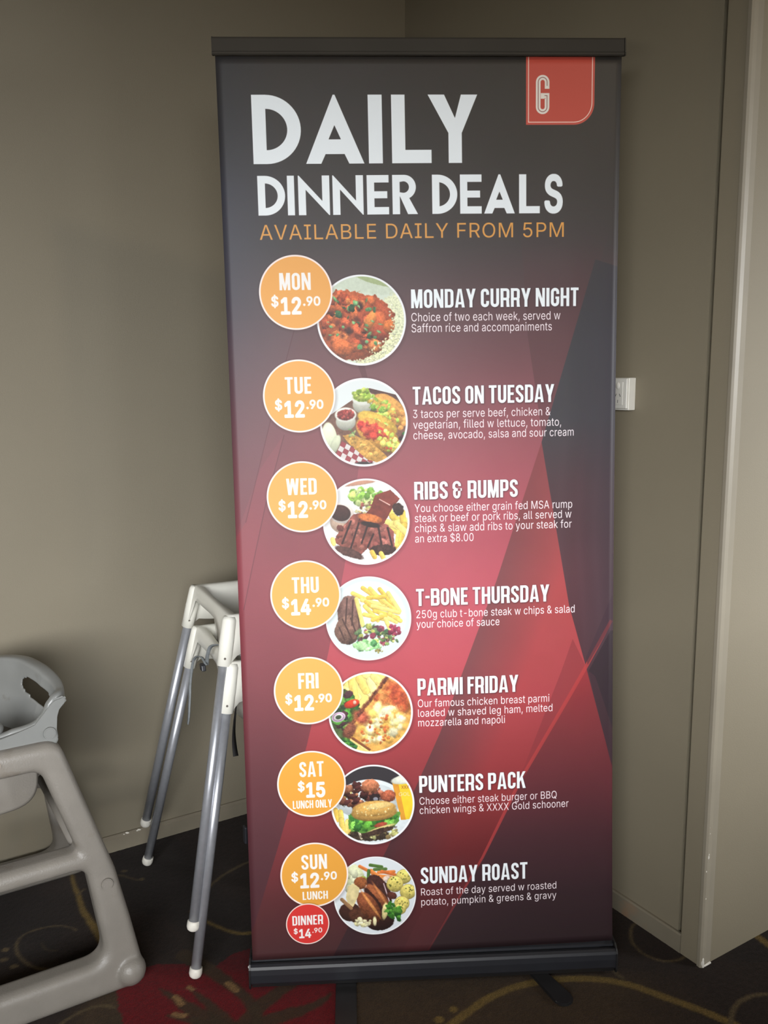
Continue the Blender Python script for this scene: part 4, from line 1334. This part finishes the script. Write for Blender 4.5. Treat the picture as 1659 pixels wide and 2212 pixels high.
# ------------------------------------------------------------------ roll-up banner stand
BC = Vector((0.11311, 1.8488, 0.075))
BA = Vector((0.998185, 0.058716, 0.013308)).normalized()
BN0 = Vector((0.058722, -0.997610, 0.036280)).normalized()
BB = BN0.cross(BA).normalized()
if BB.z < 0:
    BB = -BB
BN = BA.cross(BB).normalized()
if BN.y > 0:
    BN = -BN           # towards the camera
BW_, BH_ = 0.850, 1.992
YAW = math.atan2(BA.y, BA.x)
FX = Vector((math.cos(YAW), math.sin(YAW), 0))
FN_ = Vector((math.sin(YAW), -math.cos(YAW), 0))      # horizontal, towards the camera
stand = empty('banner_stand', 'tall roll-up banner with red dinner deals menu on a black floor base', 'banner', (BC.x, BC.y, 0))
SINV = Matrix.Translation((-BC.x, -BC.y, 0))


def under(o, root):
    """parent, moving the mesh into the thing's own frame so that it can be copied"""
    o.data.transform(Matrix.Translation(-root.location))
    o.parent = root
    return o


bm = bmesh.new()
nu, nv = 60, 120
uvl = bm.loops.layers.uv.new('UVMap')
V = []
for j in range(nv + 1):
    v = j / nv
    row = []
    for i in range(nu + 1):
        u = i / nu
        pinch = 0.0045 * math.sin(math.pi * v) ** 0.8
        x = (u - 0.5) * BW_ - pinch * max(0, (u - 0.5) * 2) ** 2 + pinch * 0.35 * max(0, (0.5 - u) * 2) ** 2
        ripple = math.sin(math.pi * v)
        d = 0.0022 * ripple * math.cos(u * 2 * math.pi * 1.5 + 0.6 + 0.8 * v)
        d += 0.0010 * ripple * math.exp(-((u - 0.88) / 0.05) ** 2) - 0.0008 * ripple * math.exp(-((u - 0.93) / 0.03) ** 2)
        d -= 0.006 * ripple * abs(2 * u - 1) ** 6
        row.append(bm.verts.new(BC + BA * x + BB * (BH_ * v) + BN * d))
    V.append(row)
for j in range(nv):
    for i in range(nu):
        f = bm.faces.new((V[j][i], V[j][i + 1], V[j + 1][i + 1], V[j + 1][i]))
        f.smooth = True
        for lp, (a, b2) in zip(f.loops, ((i, j), (i + 1, j), (i + 1, j + 1), (i, j + 1))):
            lp[uvl].uv = (a / nu, b2 / nv)
me = bpy.data.meshes.new('printed_panel')
bm.to_mesh(me)
bm.free()
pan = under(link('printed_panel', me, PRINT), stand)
md = pan.modifiers.new('thickness', 'SOLIDIFY')
md.thickness = 0.0006
md.offset = -1 if (me.polygons[0].normal.dot(BN) > 0) else 1

# top rail: slim aluminium clamp profile with a lower lip
bm = bmesh.new()
TC = BC + BB * BH_
prof = [(-0.010, 0.004), (0.009, -0.002), (0.012, 0.000), (0.012, 0.0035), (0.0095, 0.0055), (0.0105, 0.007), (0.0105, 0.030), (0.008, 0.034), (-0.006, 0.034), (-0.010, 0.030)]
prism(bm, [TC - BA * (BW_ / 2 + 0.003) + BN * a + BB * b2 for a, b2 in prof], BA * (BW_ + 0.005))
under(from_bm('top_rail', bm, RAILM), stand)
bm = bmesh.new()
for sgn in (-1, 1):
    prism(bm, [TC + BA * (sgn * (BW_ / 2 + 0.003)) + BN * a * 1.04 + BB * (0.0175 + (b2 - 0.0175) * 1.03) for a, b2 in prof], BA * (sgn * 0.0022))
    bmesh.ops.recalc_face_normals(bm, faces=bm.faces)
    under(from_bm('end_cap', bm, RAILM), stand)
    bm = bmesh.new()
bm.free()

# floor cassette: rounded black profile
bm = bmesh.new()
B0 = Vector((BC.x, BC.y, 0))
prof = [(-0.060, 0.018), (0.010, 0.018), (0.017, 0.020), (0.020, 0.025), (0.0215, 0.045), (0.0205, 0.058), (0.018, 0.064), (0.012, 0.0675), (0.004, 0.066), (0.0025, 0.060),
        (-0.0035, 0.060), (-0.005, 0.068), (-0.02, 0.075), (-0.045, 0.072), (-0.062, 0.055)]
prism(bm, [B0 - FX * 0.428 + FN_ * a + ZD * b2 for a, b2 in prof], FX * 0.856)
cas = under(from_bm('base_cassette', bm, BLACKP), stand)
bm = bmesh.new()
prism(bm, [B0 - FX * 0.426 + FN_ * a + ZD * b2 for a, b2 in ((-0.055, 0.010), (0.012, 0.010), (0.014, 0.018), (-0.055, 0.018))], FX * 0.852)
under(from_bm('base_tray', bm, FOOTM), stand)
for sgn, w in ((-1, 0.004), (1, 0.004)):
    bm = bmesh.new()
    pr = [(-0.063, 0.010), (0.018, 0.010), (0.0225, 0.020), (0.0235, 0.045), (0.0225, 0.060), (0.016, 0.070), (0.004, 0.078), (-0.03, 0.080), (-0.060, 0.068)]
    prism(bm, [B0 + FX * (sgn * 0.428) + FN_ * a + ZD * b2 for a, b2 in pr], FX * (sgn * w))
    cap_ = from_bm('end_cap', bm, FOOTM)
    under(cap_, stand)
bm = bmesh.new()
ball(bm, B0 - FX * 0.4325 + FN_ * 0.012 + ZD * 0.062, 0.0028, (0.7, 1, 1), None, 10, 8)
o = under(from_bm('cap_screw', bm, OUTL, None, True), stand)
o['label'] = 'small bright screw head at the left end of the base'


def swivel_foot(p0, p1, w0, w1):
    """flat bar with a round toe, lying on the carpet"""
    p0, p1 = Vector((*p0, 0)), Vector((*p1, 0))
    d = (p1 - p0).normalized()
    s = Vector((-d.y, d.x, 0))
    pts = [p0 + s * w0 - d * 0.02, p0 - s * w0 - d * 0.02]
    pts += [p1 - s * (w1 * math.cos(t)) + d * (w1 * math.sin(t)) for t in np.linspace(0, math.pi, 12)]
    bm = bmesh.new()
    prism(bm, [p + ZD * 0.0012 for p in pts], ZD * 0.0075)
    bmesh.ops.bevel(bm, geom=bm.edges[:], offset=0.002, segments=2, affect='EDGES')
    return under(from_bm('swivel_foot', bm, FOOTM), stand)


for a, b2, w0, w1 in (((-0.096, 1.87), (-0.086, 1.61), 0.024, 0.024), ((0.352, 1.875), (0.402, 1.775), 0.018, 0.022)):
    swivel_foot(a, b2, w0, w1)
    bm = bmesh.new()
    bmesh.ops.create_cone(bm, cap_ends=True, segments=20, radius1=0.012, radius2=0.012, depth=0.006, matrix=Matrix.Translation((a[0] * 0.9 + b2[0] * 0.1, a[1] * 0.9 + b2[1] * 0.1, 0.0100)))
    under(from_bm('foot_pivot', bm, FOOTM, None, False), stand)
# support pole behind the sheet
bm = bmesh.new()
tube(bm, [B0 - FN_ * 0.03 + ZD * 0.06, TC - BN * 0.016 + BB * 0.02], 0.008, 12)
under(from_bm('support_pole', bm, ALU, None, True), stand)

# ------------------------------------------------------------------ wall outlet on a mounting block
out = empty('wall_outlet', 'white double power outlet on the right wall beside the banner', 'outlet', RM(0, 0.96, 1.325))
bm = bmesh.new()
obox(bm, RM(0.0002, 0.902, 1.3235), LD * 0.0235, RD * 0.115, ZD * 0.0785, 0.0018)
under(from_bm('mounting_block', bm, OUTL), out)
bm = bmesh.new()
obox(bm, RM(0.0240, 0.9035, 1.3275), LD * 0.007, RD * 0.113, ZD * 0.0735, 0.0022)
under(from_bm('face_plate', bm, OUTL), out)
bm = bmesh.new()
obox(bm, RM(0.0310, 0.915, 1.336), LD * 0.0016, RD * 0.090, ZD * 0.056, 0.0012)
under(from_bm('raised_panel', bm, OUTL), out)
for k in (0, 1):
    bm = bmesh.new()
    bmesh.ops.create_uvsphere(bm, u_segments=18, v_segments=12, radius=1, matrix=Matrix.Translation(RM(0.0325, 0.928 + 0.062 * k, 1.383)) @ Matrix.Rotation(math.atan2(LD.y, LD.x), 4, 'Z') @ Matrix.Diagonal((0.0045, 0.0055, 0.0085, 1)))
    under(from_bm('rocker_switch', bm, OUTL, None, True), out)
    for w, z, a in ((-0.0065, 1.360, 25), (0.0065, 1.360, -25), (0.0, 1.345, 0)):
        bm = bmesh.new()
        c = RM(0.0326, 0.928 + 0.062 * k + w, z)
        ca, sa = math.cos(math.radians(a)), math.sin(math.radians(a))
        up = ZD * ca + RD * sa
        sd = RD * ca - ZD * sa
        obox(bm, c - up * 0.0038 - sd * 0.0007, LD * 0.0003, sd * 0.0014, up * 0.0076)
        under(from_bm('pin_slot', bm, DARK), out)

# ------------------------------------------------------------------ stacked white high chairs with tubular legs
SY = Vector((-0.44, 0.898, 0)).normalized()      # from the near side to the far side
SX = Vector((SY.y, -SY.x, 0))                     # towards the hidden side
CH_C = Vector((-0.28, 2.205, 0))
RIM_H = 0.735
HR = 0.170          # half size of the rim
FOOT = {(-1, -1): Vector((-0.4545, 1.857, 0)), (-1, 1): Vector((-0.701, 2.344, 0))}
FOOT[(1, -1)] = FOOT[(-1, -1)] + SX * 0.54
FOOT[(1, 1)] = FOOT[(-1, 1)] + SX * 0.54
CORN = {(-1, -1): Vector((-0.366, 1.990, 0)), (-1, 1): Vector((-0.512, 2.300, 0))}
CORN[(1, -1)] = CORN[(-1, -1)] + SX * 0.335
CORN[(1, 1)] = CORN[(-1, 1)] + SX * 0.335


def chair_shell():
    """moulded seat: flat rim, corner sleeves, arched aprons, sunken bowl, backrest on the hidden side"""
    c4 = [CORN[(-1, -1)], CORN[(1, -1)], CORN[(1, 1)], CORN[(-1, 1)]]
    f4 = [FOOT[(-1, -1)], FOOT[(1, -1)], FOOT[(1, 1)], FOOT[(-1, 1)]]
    cen = sum(c4, Vector()) / 4
    per = []            # (point at rim level, outward slope vector per metre down, apron depth)
    NS = 22
    for k in range(4):
        a, b2 = c4[k], c4[(k + 1) % 4]
        fa, fb = (f4[k] - c4[k]) / RIM_H, (f4[(k + 1) % 4] - c4[(k + 1) % 4]) / RIM_H
        for i in range(NS):
            t = i / NS
            p = a.lerp(b2, t)
            bow = math.sin(math.pi * t)
            e = abs(2 * t - 1)
            mid = {0: 0.085, 1: 0.04, 2: 0.110, 3: 0.034}[k]
            if e > 0.86:
                d = 0.118
            else:
                q = e / 0.86
                d = mid + (0.100 - mid) * (q ** 3.0)
                if k == 3:
                    d = mid + (0.105 - mid) * (max(0, (q - 0.35) / 0.65) ** 1.6 if t > 0.5 else max(0, (q - 0.9) / 0.1))
            per.append((p + (p - cen).normalized() * (0.012 - 0.004 * bow), fa.lerp(fb, t) * (0.35 + 0.65 * e), d))
    n = len(per)
    bm = bmesh.new()

    def ring(fn):
        return [bm.verts.new(fn(i, *per[i])) for i in range(n)]

    def inner(s, z):
        def fn(i, p, sl, d):
            q = cen + (p - cen) * s
            # rounder plan further in
            rr = (q - cen).length
            tgt = HR * s * 1.12
            k = 0.35 * (1 - s) / 0.4
            q = cen + (q - cen).normalized() * (rr * (1 - k) + tgt * k)
            return q + ZD * z
        return fn
    rows = [ring(lambda i, p, sl, d: p + sl * d + ZD * (RIM_H - d)),
            ring(lambda i, p, sl, d: p + sl * d * 0.5 + ZD * (RIM_H - d * 0.5)),
            ring(lambda i, p, sl, d: p + sl * 0.012 + ZD * (RIM_H - 0.012)),
            ring(lambda i, p, sl, d: p - (p - cen).normalized() * 0.003 + ZD * (RIM_H - 0.002)),
            ring(lambda i, p, sl, d: cen + (p - cen) * 0.955 + ZD * RIM_H),
            ring(inner(0.88, RIM_H - 0.003)), ring(inner(0.83, RIM_H - 0.014)), ring(inner(0.78, RIM_H - 0.06)), ring(inner(0.74, RIM_H - 0.15)),
            ring(inner(0.68, RIM_H - 0.185)), ring(inner(0.50, RIM_H - 0.195))]
    for a, b2 in zip(rows, rows[1:]):
        for i in range(n):
            bm.faces.new((a[i], a[(i + 1) % n], b2[(i + 1) % n], b2[i]))
    bm.faces.new(rows[-1])
    bmesh.ops.recalc_face_normals(bm, faces=bm.faces)
    bmesh.ops.solidify(bm, geom=bm.faces[:], thickness=0.0035)
    # corner sleeves
    for k in range(4):
        sl = (f4[k] - c4[k]) / RIM_H
        ax = [c4[k] + sl * z + ZD * (RIM_H - z) for z in (0.004, 0.012, 0.06, 0.119, 0.1195)]
        tube(bm, ax, [0.0135, 0.017, 0.0178, 0.0172, 0.0155], 22)
    # backrest
    a, b2 = c4[1], c4[2]
    rowsb = []
    for j in range(9):
        z = j / 8
        r = []
        for i in range(17):
            t = i / 16 * 0.86 + 0.07
            hgt = 0.16 * z * (1 - 0.35 * abs(2 * t - 1) ** 3)
            p = a.lerp(b2, t) - SX * (0.02 - 0.03 * z + 0.02 * abs(2 * t - 1) ** 2)
            r.append(bm.verts.new(p + ZD * (RIM_H - 0.006 + hgt)))
        rowsb.append(r)
    fs = []
    for q, w in zip(rowsb, rowsb[1:]):
        for i in range(16):
            fs.append(bm.faces.new((q[i], q[i + 1], w[i + 1], w[i])))
    bmesh.ops.solidify(bm, geom=fs, thickness=0.012)
    return bm


def leg_geo(k):
    f, c = FOOT[k], CORN[k]
    sl = (f - c) / RIM_H
    return f, c, sl


def make_chair(label):
    t = empty('high_chair', label, 'high chair', (CH_C.x, CH_C.y, 0), 'stacked white high chairs')
    s = under(from_bm('seat_shell', chair_shell(), SHELL, None, True), t)
    for k in ((-1, -1), (-1, 1), (1, 1), (1, -1)):
        f, c, sl = leg_geo(k)
        bm = bmesh.new()
        tube(bm, [f + ZD * 0.022 - sl * 0.022, c + sl * 0.10 + ZD * (RIM_H - 0.10)], 0.0125, 24)
        lg = under(from_bm('leg', bm, ALU, None, True), t)
        bm = bmesh.new()
        ax = (-sl + ZD).normalized()
        base_ = f
        path = [base_ + ax * z for z in (0.001, 0.0025, 0.006, 0.012, 0.020, 0.026, 0.0262)]
        tube(bm, path, [0.005, 0.0095, 0.0135, 0.0156, 0.0154, 0.0145, 0.0128], 22)
        cp = from_bm('foot_cap', bm, CAPM, None, True)
        under(cp, t)
        cp.parent = lg
        # screw near the sleeve's lower end
        bm = bmesh.new()
        nrm = (Vector((0.0, 0.0, 0)) - c)
        nrm.z = 0
        nrm = nrm.normalized()
        pz = c + sl * 0.098 + ZD * (RIM_H - 0.098) + nrm * 0.0173 - Vector((-nrm.y, nrm.x, 0)) * 0.0
        ball(bm, pz, 0.0028, (1, 1, 1), None, 10, 8)
        under(from_bm('sleeve_screw', bm, SCREW, None, True), t)
    return t


def copy_tree(o, parent=None):
    c = o.copy()
    COL.objects.link(c)
    if parent is not None:
        c.parent = parent
    for ch_ in [q for q in bpy.data.objects if q.parent == o and q.name != c.name]:
        copy_tree(ch_, c)
    return c


chair_a = make_chair('white high chair with metal tube legs, standing on the carpet under its twin')
chair_b = copy_tree(chair_a)
chair_b['label'] = 'white high chair with metal tube legs, upper of the stack, feet off the carpet'
chair_b.location = chair_b.location + Vector((-0.004, 0.014, 0.112))

# webbing straps
def strap(name, pts, w, m, root, th=0.0012, twist=0.0):
    P = smooth_path(pts, 8)
    fr = frames(P)
    bm = bmesh.new()
    rings = []
    for i, (p, x, y) in enumerate(fr):
        a = twist * i / len(fr)
        u = x * math.cos(a) + y * math.sin(a)
        v = -x * math.sin(a) + y * math.cos(a)
        rings.append([bm.verts.new(p + u * (w / 2 * s1) + v * (th * s2)) for s1, s2 in ((-1, -1), (1, -1), (1, 1), (-1, 1))])
    for a, b2 in zip(rings, rings[1:]):
        for k in range(4):
            bm.faces.new((a[k], a[(k + 1) % 4], b2[(k + 1) % 4], b2[k]))
    bm.faces.new(rings[0][::-1])
    bm.faces.new(rings[-1])
    return under(from_bm(name, bm, m, None, True), root)


K0 = CORN[(-1, -1)]
DY = SY


def SP(a, b2, z):
    """point near the visible side: a along near->far from the near corner, b2 outward towards the left, z height"""
    return K0 + SY * a - SX * b2 + ZD * z


s1_ = strap('harness_strap', [SP(0.008, -0.031, 0.741), SP(0.048, 0.004, 0.761), SP(0.093, 0.024, 0.751), SP(0.118, 0.029, 0.721), SP(0.138, 0.026, 0.691)], 0.009, STRAPG, chair_b, twist=1.0)
strap('harness_strap', [SP(0.123, 0.032, 0.694), SP(0.158, 0.036, 0.706), SP(0.203, 0.044, 0.686), SP(0.223, 0.050, 0.626), SP(0.223, 0.054, 0.576), SP(0.225, 0.058, 0.526), SP(0.231, 0.060, 0.504)], 0.007, STRAPG, chair_b, twist=1.6)
bm = bmesh.new()
obox(bm, SP(0.113, 0.034, 0.681), SY * 0.020, -SX * 0.012, ZD * 0.016 + SY * 0.006, 0.003)
under(from_bm('buckle', bm, BLACKP), chair_b)
# lower chair: dark webbing hanging inside the legs
strap('harness_strap', [SP(0.05, -0.02, 0.60), SP(0.075, -0.02, 0.53), SP(0.075, -0.02, 0.49), SP(0.065, -0.02, 0.465)], 0.016, STRAPB, chair_a, twist=0.7)
strap('harness_strap', [SP(0.02, -0.055, 0.60), SP(0.02, -0.06, 0.50), SP(0.02, -0.06, 0.41)], 0.028, STRAPB, chair_a)
strap('harness_strap', [SP(0.02, -0.045, 0.42), SP(0.03, -0.040, 0.38), SP(0.02, -0.040, 0.34), SP(0.025, -0.040, 0.30), SP(0.02, -0.040, 0.26)], 0.013, STRAPB, chair_a, twist=2.5)
bm = bmesh.new()
obox(bm, SP(0.015, -0.030, 0.25), SY * 0.018, -SX * 0.008, ZD * 0.045, 0.003)
under(from_bm('buckle', bm, BLACKP), chair_a)

# ------------------------------------------------------------------ grey moulded high chair
hc = empty('moulded_high_chair', 'grey moulded plastic high chair with round tub seat, against the left wall', 'high chair', RM(1.45, 0.32, 0))
UC, WC = 1.455, 0.325


def rounded(pts, rad):
    """closed polygon with filleted corners"""
    out = []
    n = len(pts)
    for i in range(n):
        p, a, b2 = Vector(pts[i]), Vector(pts[i - 1]), Vector(pts[(i + 1) % n])
        r = rad[i]
        da, db = (a - p).normalized(), (b2 - p).normalized()
        if r <= 0:
            out.append(p)
            continue
        for k in range(9):
            t = k / 8
            out.append((p + da * r) * (1 - t) ** 2 + p * 2 * t * (1 - t) + (p + db * r) * t * t)
    return out


def side_frame(sign):
    """one roto-moulded trapezoid side frame with two openings; sign 1 is the side nearer the camera"""
    mir = lambda L_: L_ + [(2 * UC - u, z) for u, z in L_[::-1]]
    outer = (mir([(1.150, 0.0), (1.149, 0.03), (1.172, 0.16), (1.197, 0.285), (1.262, 0.494), (1.296, 0.606)]), [0.03, 0.02, 0, 0, 0, 0.035] + [0.035, 0, 0, 0, 0.02, 0.03], 1)
    low = (mir([(1.233, 0.080), (1.263, 0.302)]), [0.050, 0.026, 0.026, 0.050], -1)
    up = (mir([(1.276, 0.345), (1.340, 0.547)]), [0.016, 0.026, 0.026, 0.016], -1)

    def area2(p):
        p = np.asarray([tuple(q)[:2] for q in p])
        return abs(np.sum(p[:, 0] * np.roll(p[:, 1], -1) - np.roll(p[:, 0], -1) * p[:, 1]))

    def inset(loop, d):
        pts, rad, sg = loop
        if d > 1e-6:
            c = sorted(offset_path(pts, d, True), key=area2)
            pts = c[0] if sg > 0 else c[1]
        return rounded([tuple(p) for p in pts], rad)
    ey = ZD - RD * (0.12 * sign)
    RB = 0.020
    prof_ = [(-0.034 + RB * (1 - math.cos(a)), RB * (1 - math.sin(a))) for a in np.linspace(0, math.pi / 2, 7)]
    prof_ = prof_ + [(-h, d) for h, d in prof_[::-1]]
    bm = bmesh.new()
    caps = [[], []]
    for loop in (outer, low, up):
        rings = []
        for h, d in prof_:
            rings.append([bm.verts.new(RM(0, WC + sign * (0.275 + h), 0) + LD * p[0] + ey * p[1]) for p in inset(loop, d)])
        for a, b2 in zip(rings, rings[1:]):
            n = len(a)
            for k in range(n):
                bm.faces.new((a[k], a[(k + 1) % n], b2[(k + 1) % n], b2[k]))
        for c, rg in ((0, rings[0]), (1, rings[-1])):
            for k in range(len(rg)):
                e = bm.edges.get((rg[k], rg[(k + 1) % len(rg)])) or bm.edges.new((rg[k], rg[(k + 1) % len(rg)]))
                caps[c].append(e)
    for c in caps:
        bmesh.ops.triangle_fill(bm, use_beauty=True, use_dissolve=False, edges=c)
    bmesh.ops.recalc_face_normals(bm, faces=bm.faces)
    for u in (1.183, 2 * UC - 1.183):
        ball(bm, RM(u, WC + sign * 0.291, 0.0385), 0.036, (1, 1, 1), None, 24, 16)
    o_ = from_bm('side_frame', bm, GREY, None, True)
    r = o_.modifiers.new('weld', 'REMESH')
    r.mode = 'VOXEL'
    r.voxel_size = 0.0042
    r.use_smooth_shade = True
    s_m = o_.modifiers.new('soften', 'SMOOTH')
    s_m.factor = 0.5
    s_m.iterations = 6
    return under(o_, hc)


fr_near = side_frame(1)
fr_far = side_frame(-1)
# cross members between the frames
for nm, u, z, r, hw_ in (('cross_bar', 1.262, 0.33, 0.018, 0.21), ('cross_bar', 2 * UC - 1.262, 0.33, 0.018, 0.21), ('cross_bar', 2 * UC - 1.215, 0.10, 0.016, 0.235)):
    bm = bmesh.new()
    tube(bm, [RM(u, WC - hw_, z), RM(u, WC + hw_, z)], r, 16)
    under(from_bm(nm, bm, GREY, None, True), hc)
# moulded web plate with ribs inside the far frame
bm = bmesh.new()
fw = WC - (0.275 - 0.12 * 0.25) + 0.012
web = [(1.27, 0.05), (1.62, 0.05), (1.60, 0.30), (1.30, 0.30)]
arcp = [(1.30 + 0.02, 0.335), (1.34, 0.40), (1.40, 0.45), (1.50, 0.47), (1.60, 0.45), (1.60, 0.335)]
prism(bm, [RM(u, WC - 0.232, z) for u, z in arcp], RD * 0.008)
for u in (1.36, 1.42, 1.48, 1.54):
    obox(bm, RM(u, WC - 0.224, 0.335), LD * 0.005, RD * 0.014, ZD * 0.12)
under(from_bm('frame_web', bm, GREY), hc)

# tub seat: rim polyline swept down into a bucket
RIMP = [(1.74, 0.512, 0.628), (1.60, 0.520, 0.628), (1.50, 0.522, 0.630), (1.412, 0.522, 0.633), (1.385, 0.522, 0.638), (1.356, 0.522, 0.641), (1.337, 0.522, 0.647), (1.325, 0.522, 0.657),
        (1.315, 0.522, 0.672), (1.306, 0.521, 0.687), (1.294, 0.519, 0.698), (1.279, 0.508, 0.702), (1.267, 0.48, 0.702), (1.263, 0.44, 0.709), (1.269, 0.40, 0.719), (1.282, 0.36, 0.728), (1.306, 0.30, 0.734),
        (1.338, 0.25, 0.731), (1.376, 0.20, 0.719), (1.424, 0.16, 0.700), (1.50, 0.135, 0.672), (1.60, 0.128, 0.648), (1.74, 0.132, 0.630)]
rim = smooth_path([Vector(p) for p in RIMP], 12)
NR = len(rim)
cuw = Vector((1.52, 0.325, 0))
bm = bmesh.new()
outn = []
for i in range(NR):
    t_ = rim[min(i + 4, NR - 1)] - rim[max(i - 4, 0)]
    nrm = Vector((t_.y, -t_.x, 0)).normalized()
    if nrm.dot(rim[i] - cuw) < 0:
        nrm = -nrm
    outn.append(nrm)
rows = []
# (fraction of the flange width towards the inside, drop)
levels = [(-0.02, 0.036), (-0.02, 0.020), (0.0, 0.006), (0.07, 0.001), (0.3, 0.0), (0.8, -0.0005), (0.95, 0.001), (1.0, 0.005)]
inr = []
for i in range(NR):
    near = min(1, max(0, (rim[i].y - 0.40) / 0.10))
    fl = 0.030 * (1 - near) + 0.013 * near
    inr.append(rim[i] - outn[i] * fl)
for fr_, dz in levels:
    rows.append([bm.verts.new(RM(*(rim[i].lerp(inr[i], fr_) - Vector((0, 0, dz))))) for i in range(NR)])
ND = 44
fz = []
for j in range(1, ND + 1):
    f = (j / ND) ** 1.15
    row = []
    for i in range(NR):
        p = inr[i]
        zt = p.z - 0.006
        z = zt + (0.475 - zt) * f
        shr = 1 - 0.30 * f ** 1.3
        q = Vector((cuw.x, cuw.y, 0)) + Vector((p.x - cuw.x, p.y - cuw.y, 0)) * shr
        row.append(bm.verts.new(RM(q.x, q.y, z)))
    rows.append(row)
    fz.append(f)
nl = len(levels)
for j in range(len(rows) - 1):
    for i in range(NR - 1):
        if j >= nl:
            p = rim[i].lerp(rim[i + 1], 0.5)
            zt = inr[i].z - 0.006
            z = zt + (0.475 - zt) * 0.5 * (fz[j - nl] + fz[min(j - nl + 1, ND - 1)])
            # hand slot through the back
            if i > NR * 0.3 and abs((p.y - 0.395) / 0.074) ** 2.6 + abs((z - (p.z - 0.050)) / 0.021) ** 2.6 < 1:
                continue
        bm.faces.new((rows[j][i], rows[j][i + 1], rows[j + 1][i + 1], rows[j + 1][i]))
last = rows[-1]
cpan = bm.verts.new(RM(1.54, 0.325, 0.470))
for i in range(NR - 1):
    bm.faces.new((last[i], last[i + 1], cpan))
bm.faces.new((last[NR - 1], last[0], cpan))
bmesh.ops.recalc_face_normals(bm, faces=bm.faces)
tub = from_bm('tub_seat', bm, GREYS, None, True)
sd_ = tub.modifiers.new('thickness', 'SOLIDIFY')
sd_.thickness = 0.005
sd_.offset = 0
bv = tub.modifiers.new('round', 'SUBSURF')
bv.levels = 1
bv.render_levels = 1
under(tub, hc)
# rounded underside of the seat between the frames
bm = bmesh.new()
us = rounded([(1.330, 0.570), (1.336, 0.440), (1.50, 0.424), (1.66, 0.440), (1.67, 0.570)], [0, 0.055, 0.02, 0.055, 0])
bm = bmesh.new()
lay = []
for w_, sc_ in ((0.150, 0.90), (0.155, 0.95), (0.165, 0.985), (0.18, 1.0), (0.47, 1.0), (0.485, 0.985), (0.493, 0.95), (0.496, 0.90)):
    lay.append([bm.verts.new(RM(1.5 + (p.x - 1.5) * (0.5 + 0.5 * sc_), w_, 0.57 + (p.y - 0.57) * sc_)) for p in us])
for a, b2 in zip(lay, lay[1:]):
    for k in range(len(us)):
        bm.faces.new((a[k], a[(k + 1) % len(us)], b2[(k + 1) % len(us)], b2[k]))
bm.faces.new(lay[0][::-1])
bm.faces.new(lay[-1])
under(from_bm('seat_pan', bm, GREY, None, True), hc)
# arm panels that carry the tub on the frames
def arm_panel(sign):
    pts = [(1.274, 0.698), (1.268, 0.690), (1.272, 0.680), (1.290, 0.672), (1.296, 0.655), (1.299, 0.628), (1.292, 0.606), (1.31, 0.570), (1.62, 0.568), (1.63, 0.60), (1.60, 0.624), (1.50, 0.626), (1.412, 0.629),
           (1.385, 0.634), (1.356, 0.637), (1.339, 0.642), (1.327, 0.654), (1.317, 0.670), (1.308, 0.685), (1.296, 0.694)]
    bm = bmesh.new()
    prism(bm, [RM(u, WC + sign * (0.267 - 0.12 * z), z) for u, z in pts], RD * (0.016 * sign))
    bmesh.ops.bevel(bm, geom=bm.edges[:], offset=0.0035, segments=2, affect='EDGES')
    return under(from_bm('arm_panel', bm, GREYS), hc)


ap = arm_panel(1)
# round hub caps
for u, z, r, nm in ((1.312, 0.622, 0.0140, 'hub_cap'), (1.222, 0.262, 0.0135, 'plug_cap')):
    wv_ = WC + (0.2870 if nm == 'hub_cap' else 0.3120) - 0.12 * z
    n_ = (RD + ZD * 0.12).normalized()
    M = Matrix.Translation(RM(u, wv_, z)) @ n_.to_track_quat('Z', 'Y').to_matrix().to_4x4()
    bm = bmesh.new()
    for rr, h0, h1 in ((r, -0.003, 0.002), (r * 0.82, 0.001, 0.0028)):
        bmesh.ops.create_cone(bm, cap_ends=True, segments=28, radius1=rr, radius2=rr * 0.94, depth=h1 - h0, matrix=M @ Matrix.Translation((0, 0, (h0 + h1) / 2)))
    under(from_bm(nm, bm, GREYS if nm == 'hub_cap' else GREY), hc)
# strap hub over the arm at the picture edge, with its socket below
bm = bmesh.new()
ball(bm, RM(1.452, 0.505, 0.645), 0.034, (1.5, 0.9, 0.72), Matrix.Rotation(math.atan2(LD.y, LD.x), 3, 'Z'), 20, 14)
under(from_bm('strap_hub', bm, GREYS, None, True), hc)
bm = bmesh.new()
M = Matrix.Translation(RM(1.427, 0.562, 0.582)) @ (RD + ZD * 0.3).to_track_quat('Z', 'Y').to_matrix().to_4x4()
bmesh.ops.create_cone(bm, cap_ends=True, segments=20, radius1=0.009, radius2=0.008, depth=0.008, matrix=M)
under(from_bm('frame_bolt', bm, SCREW), hc)
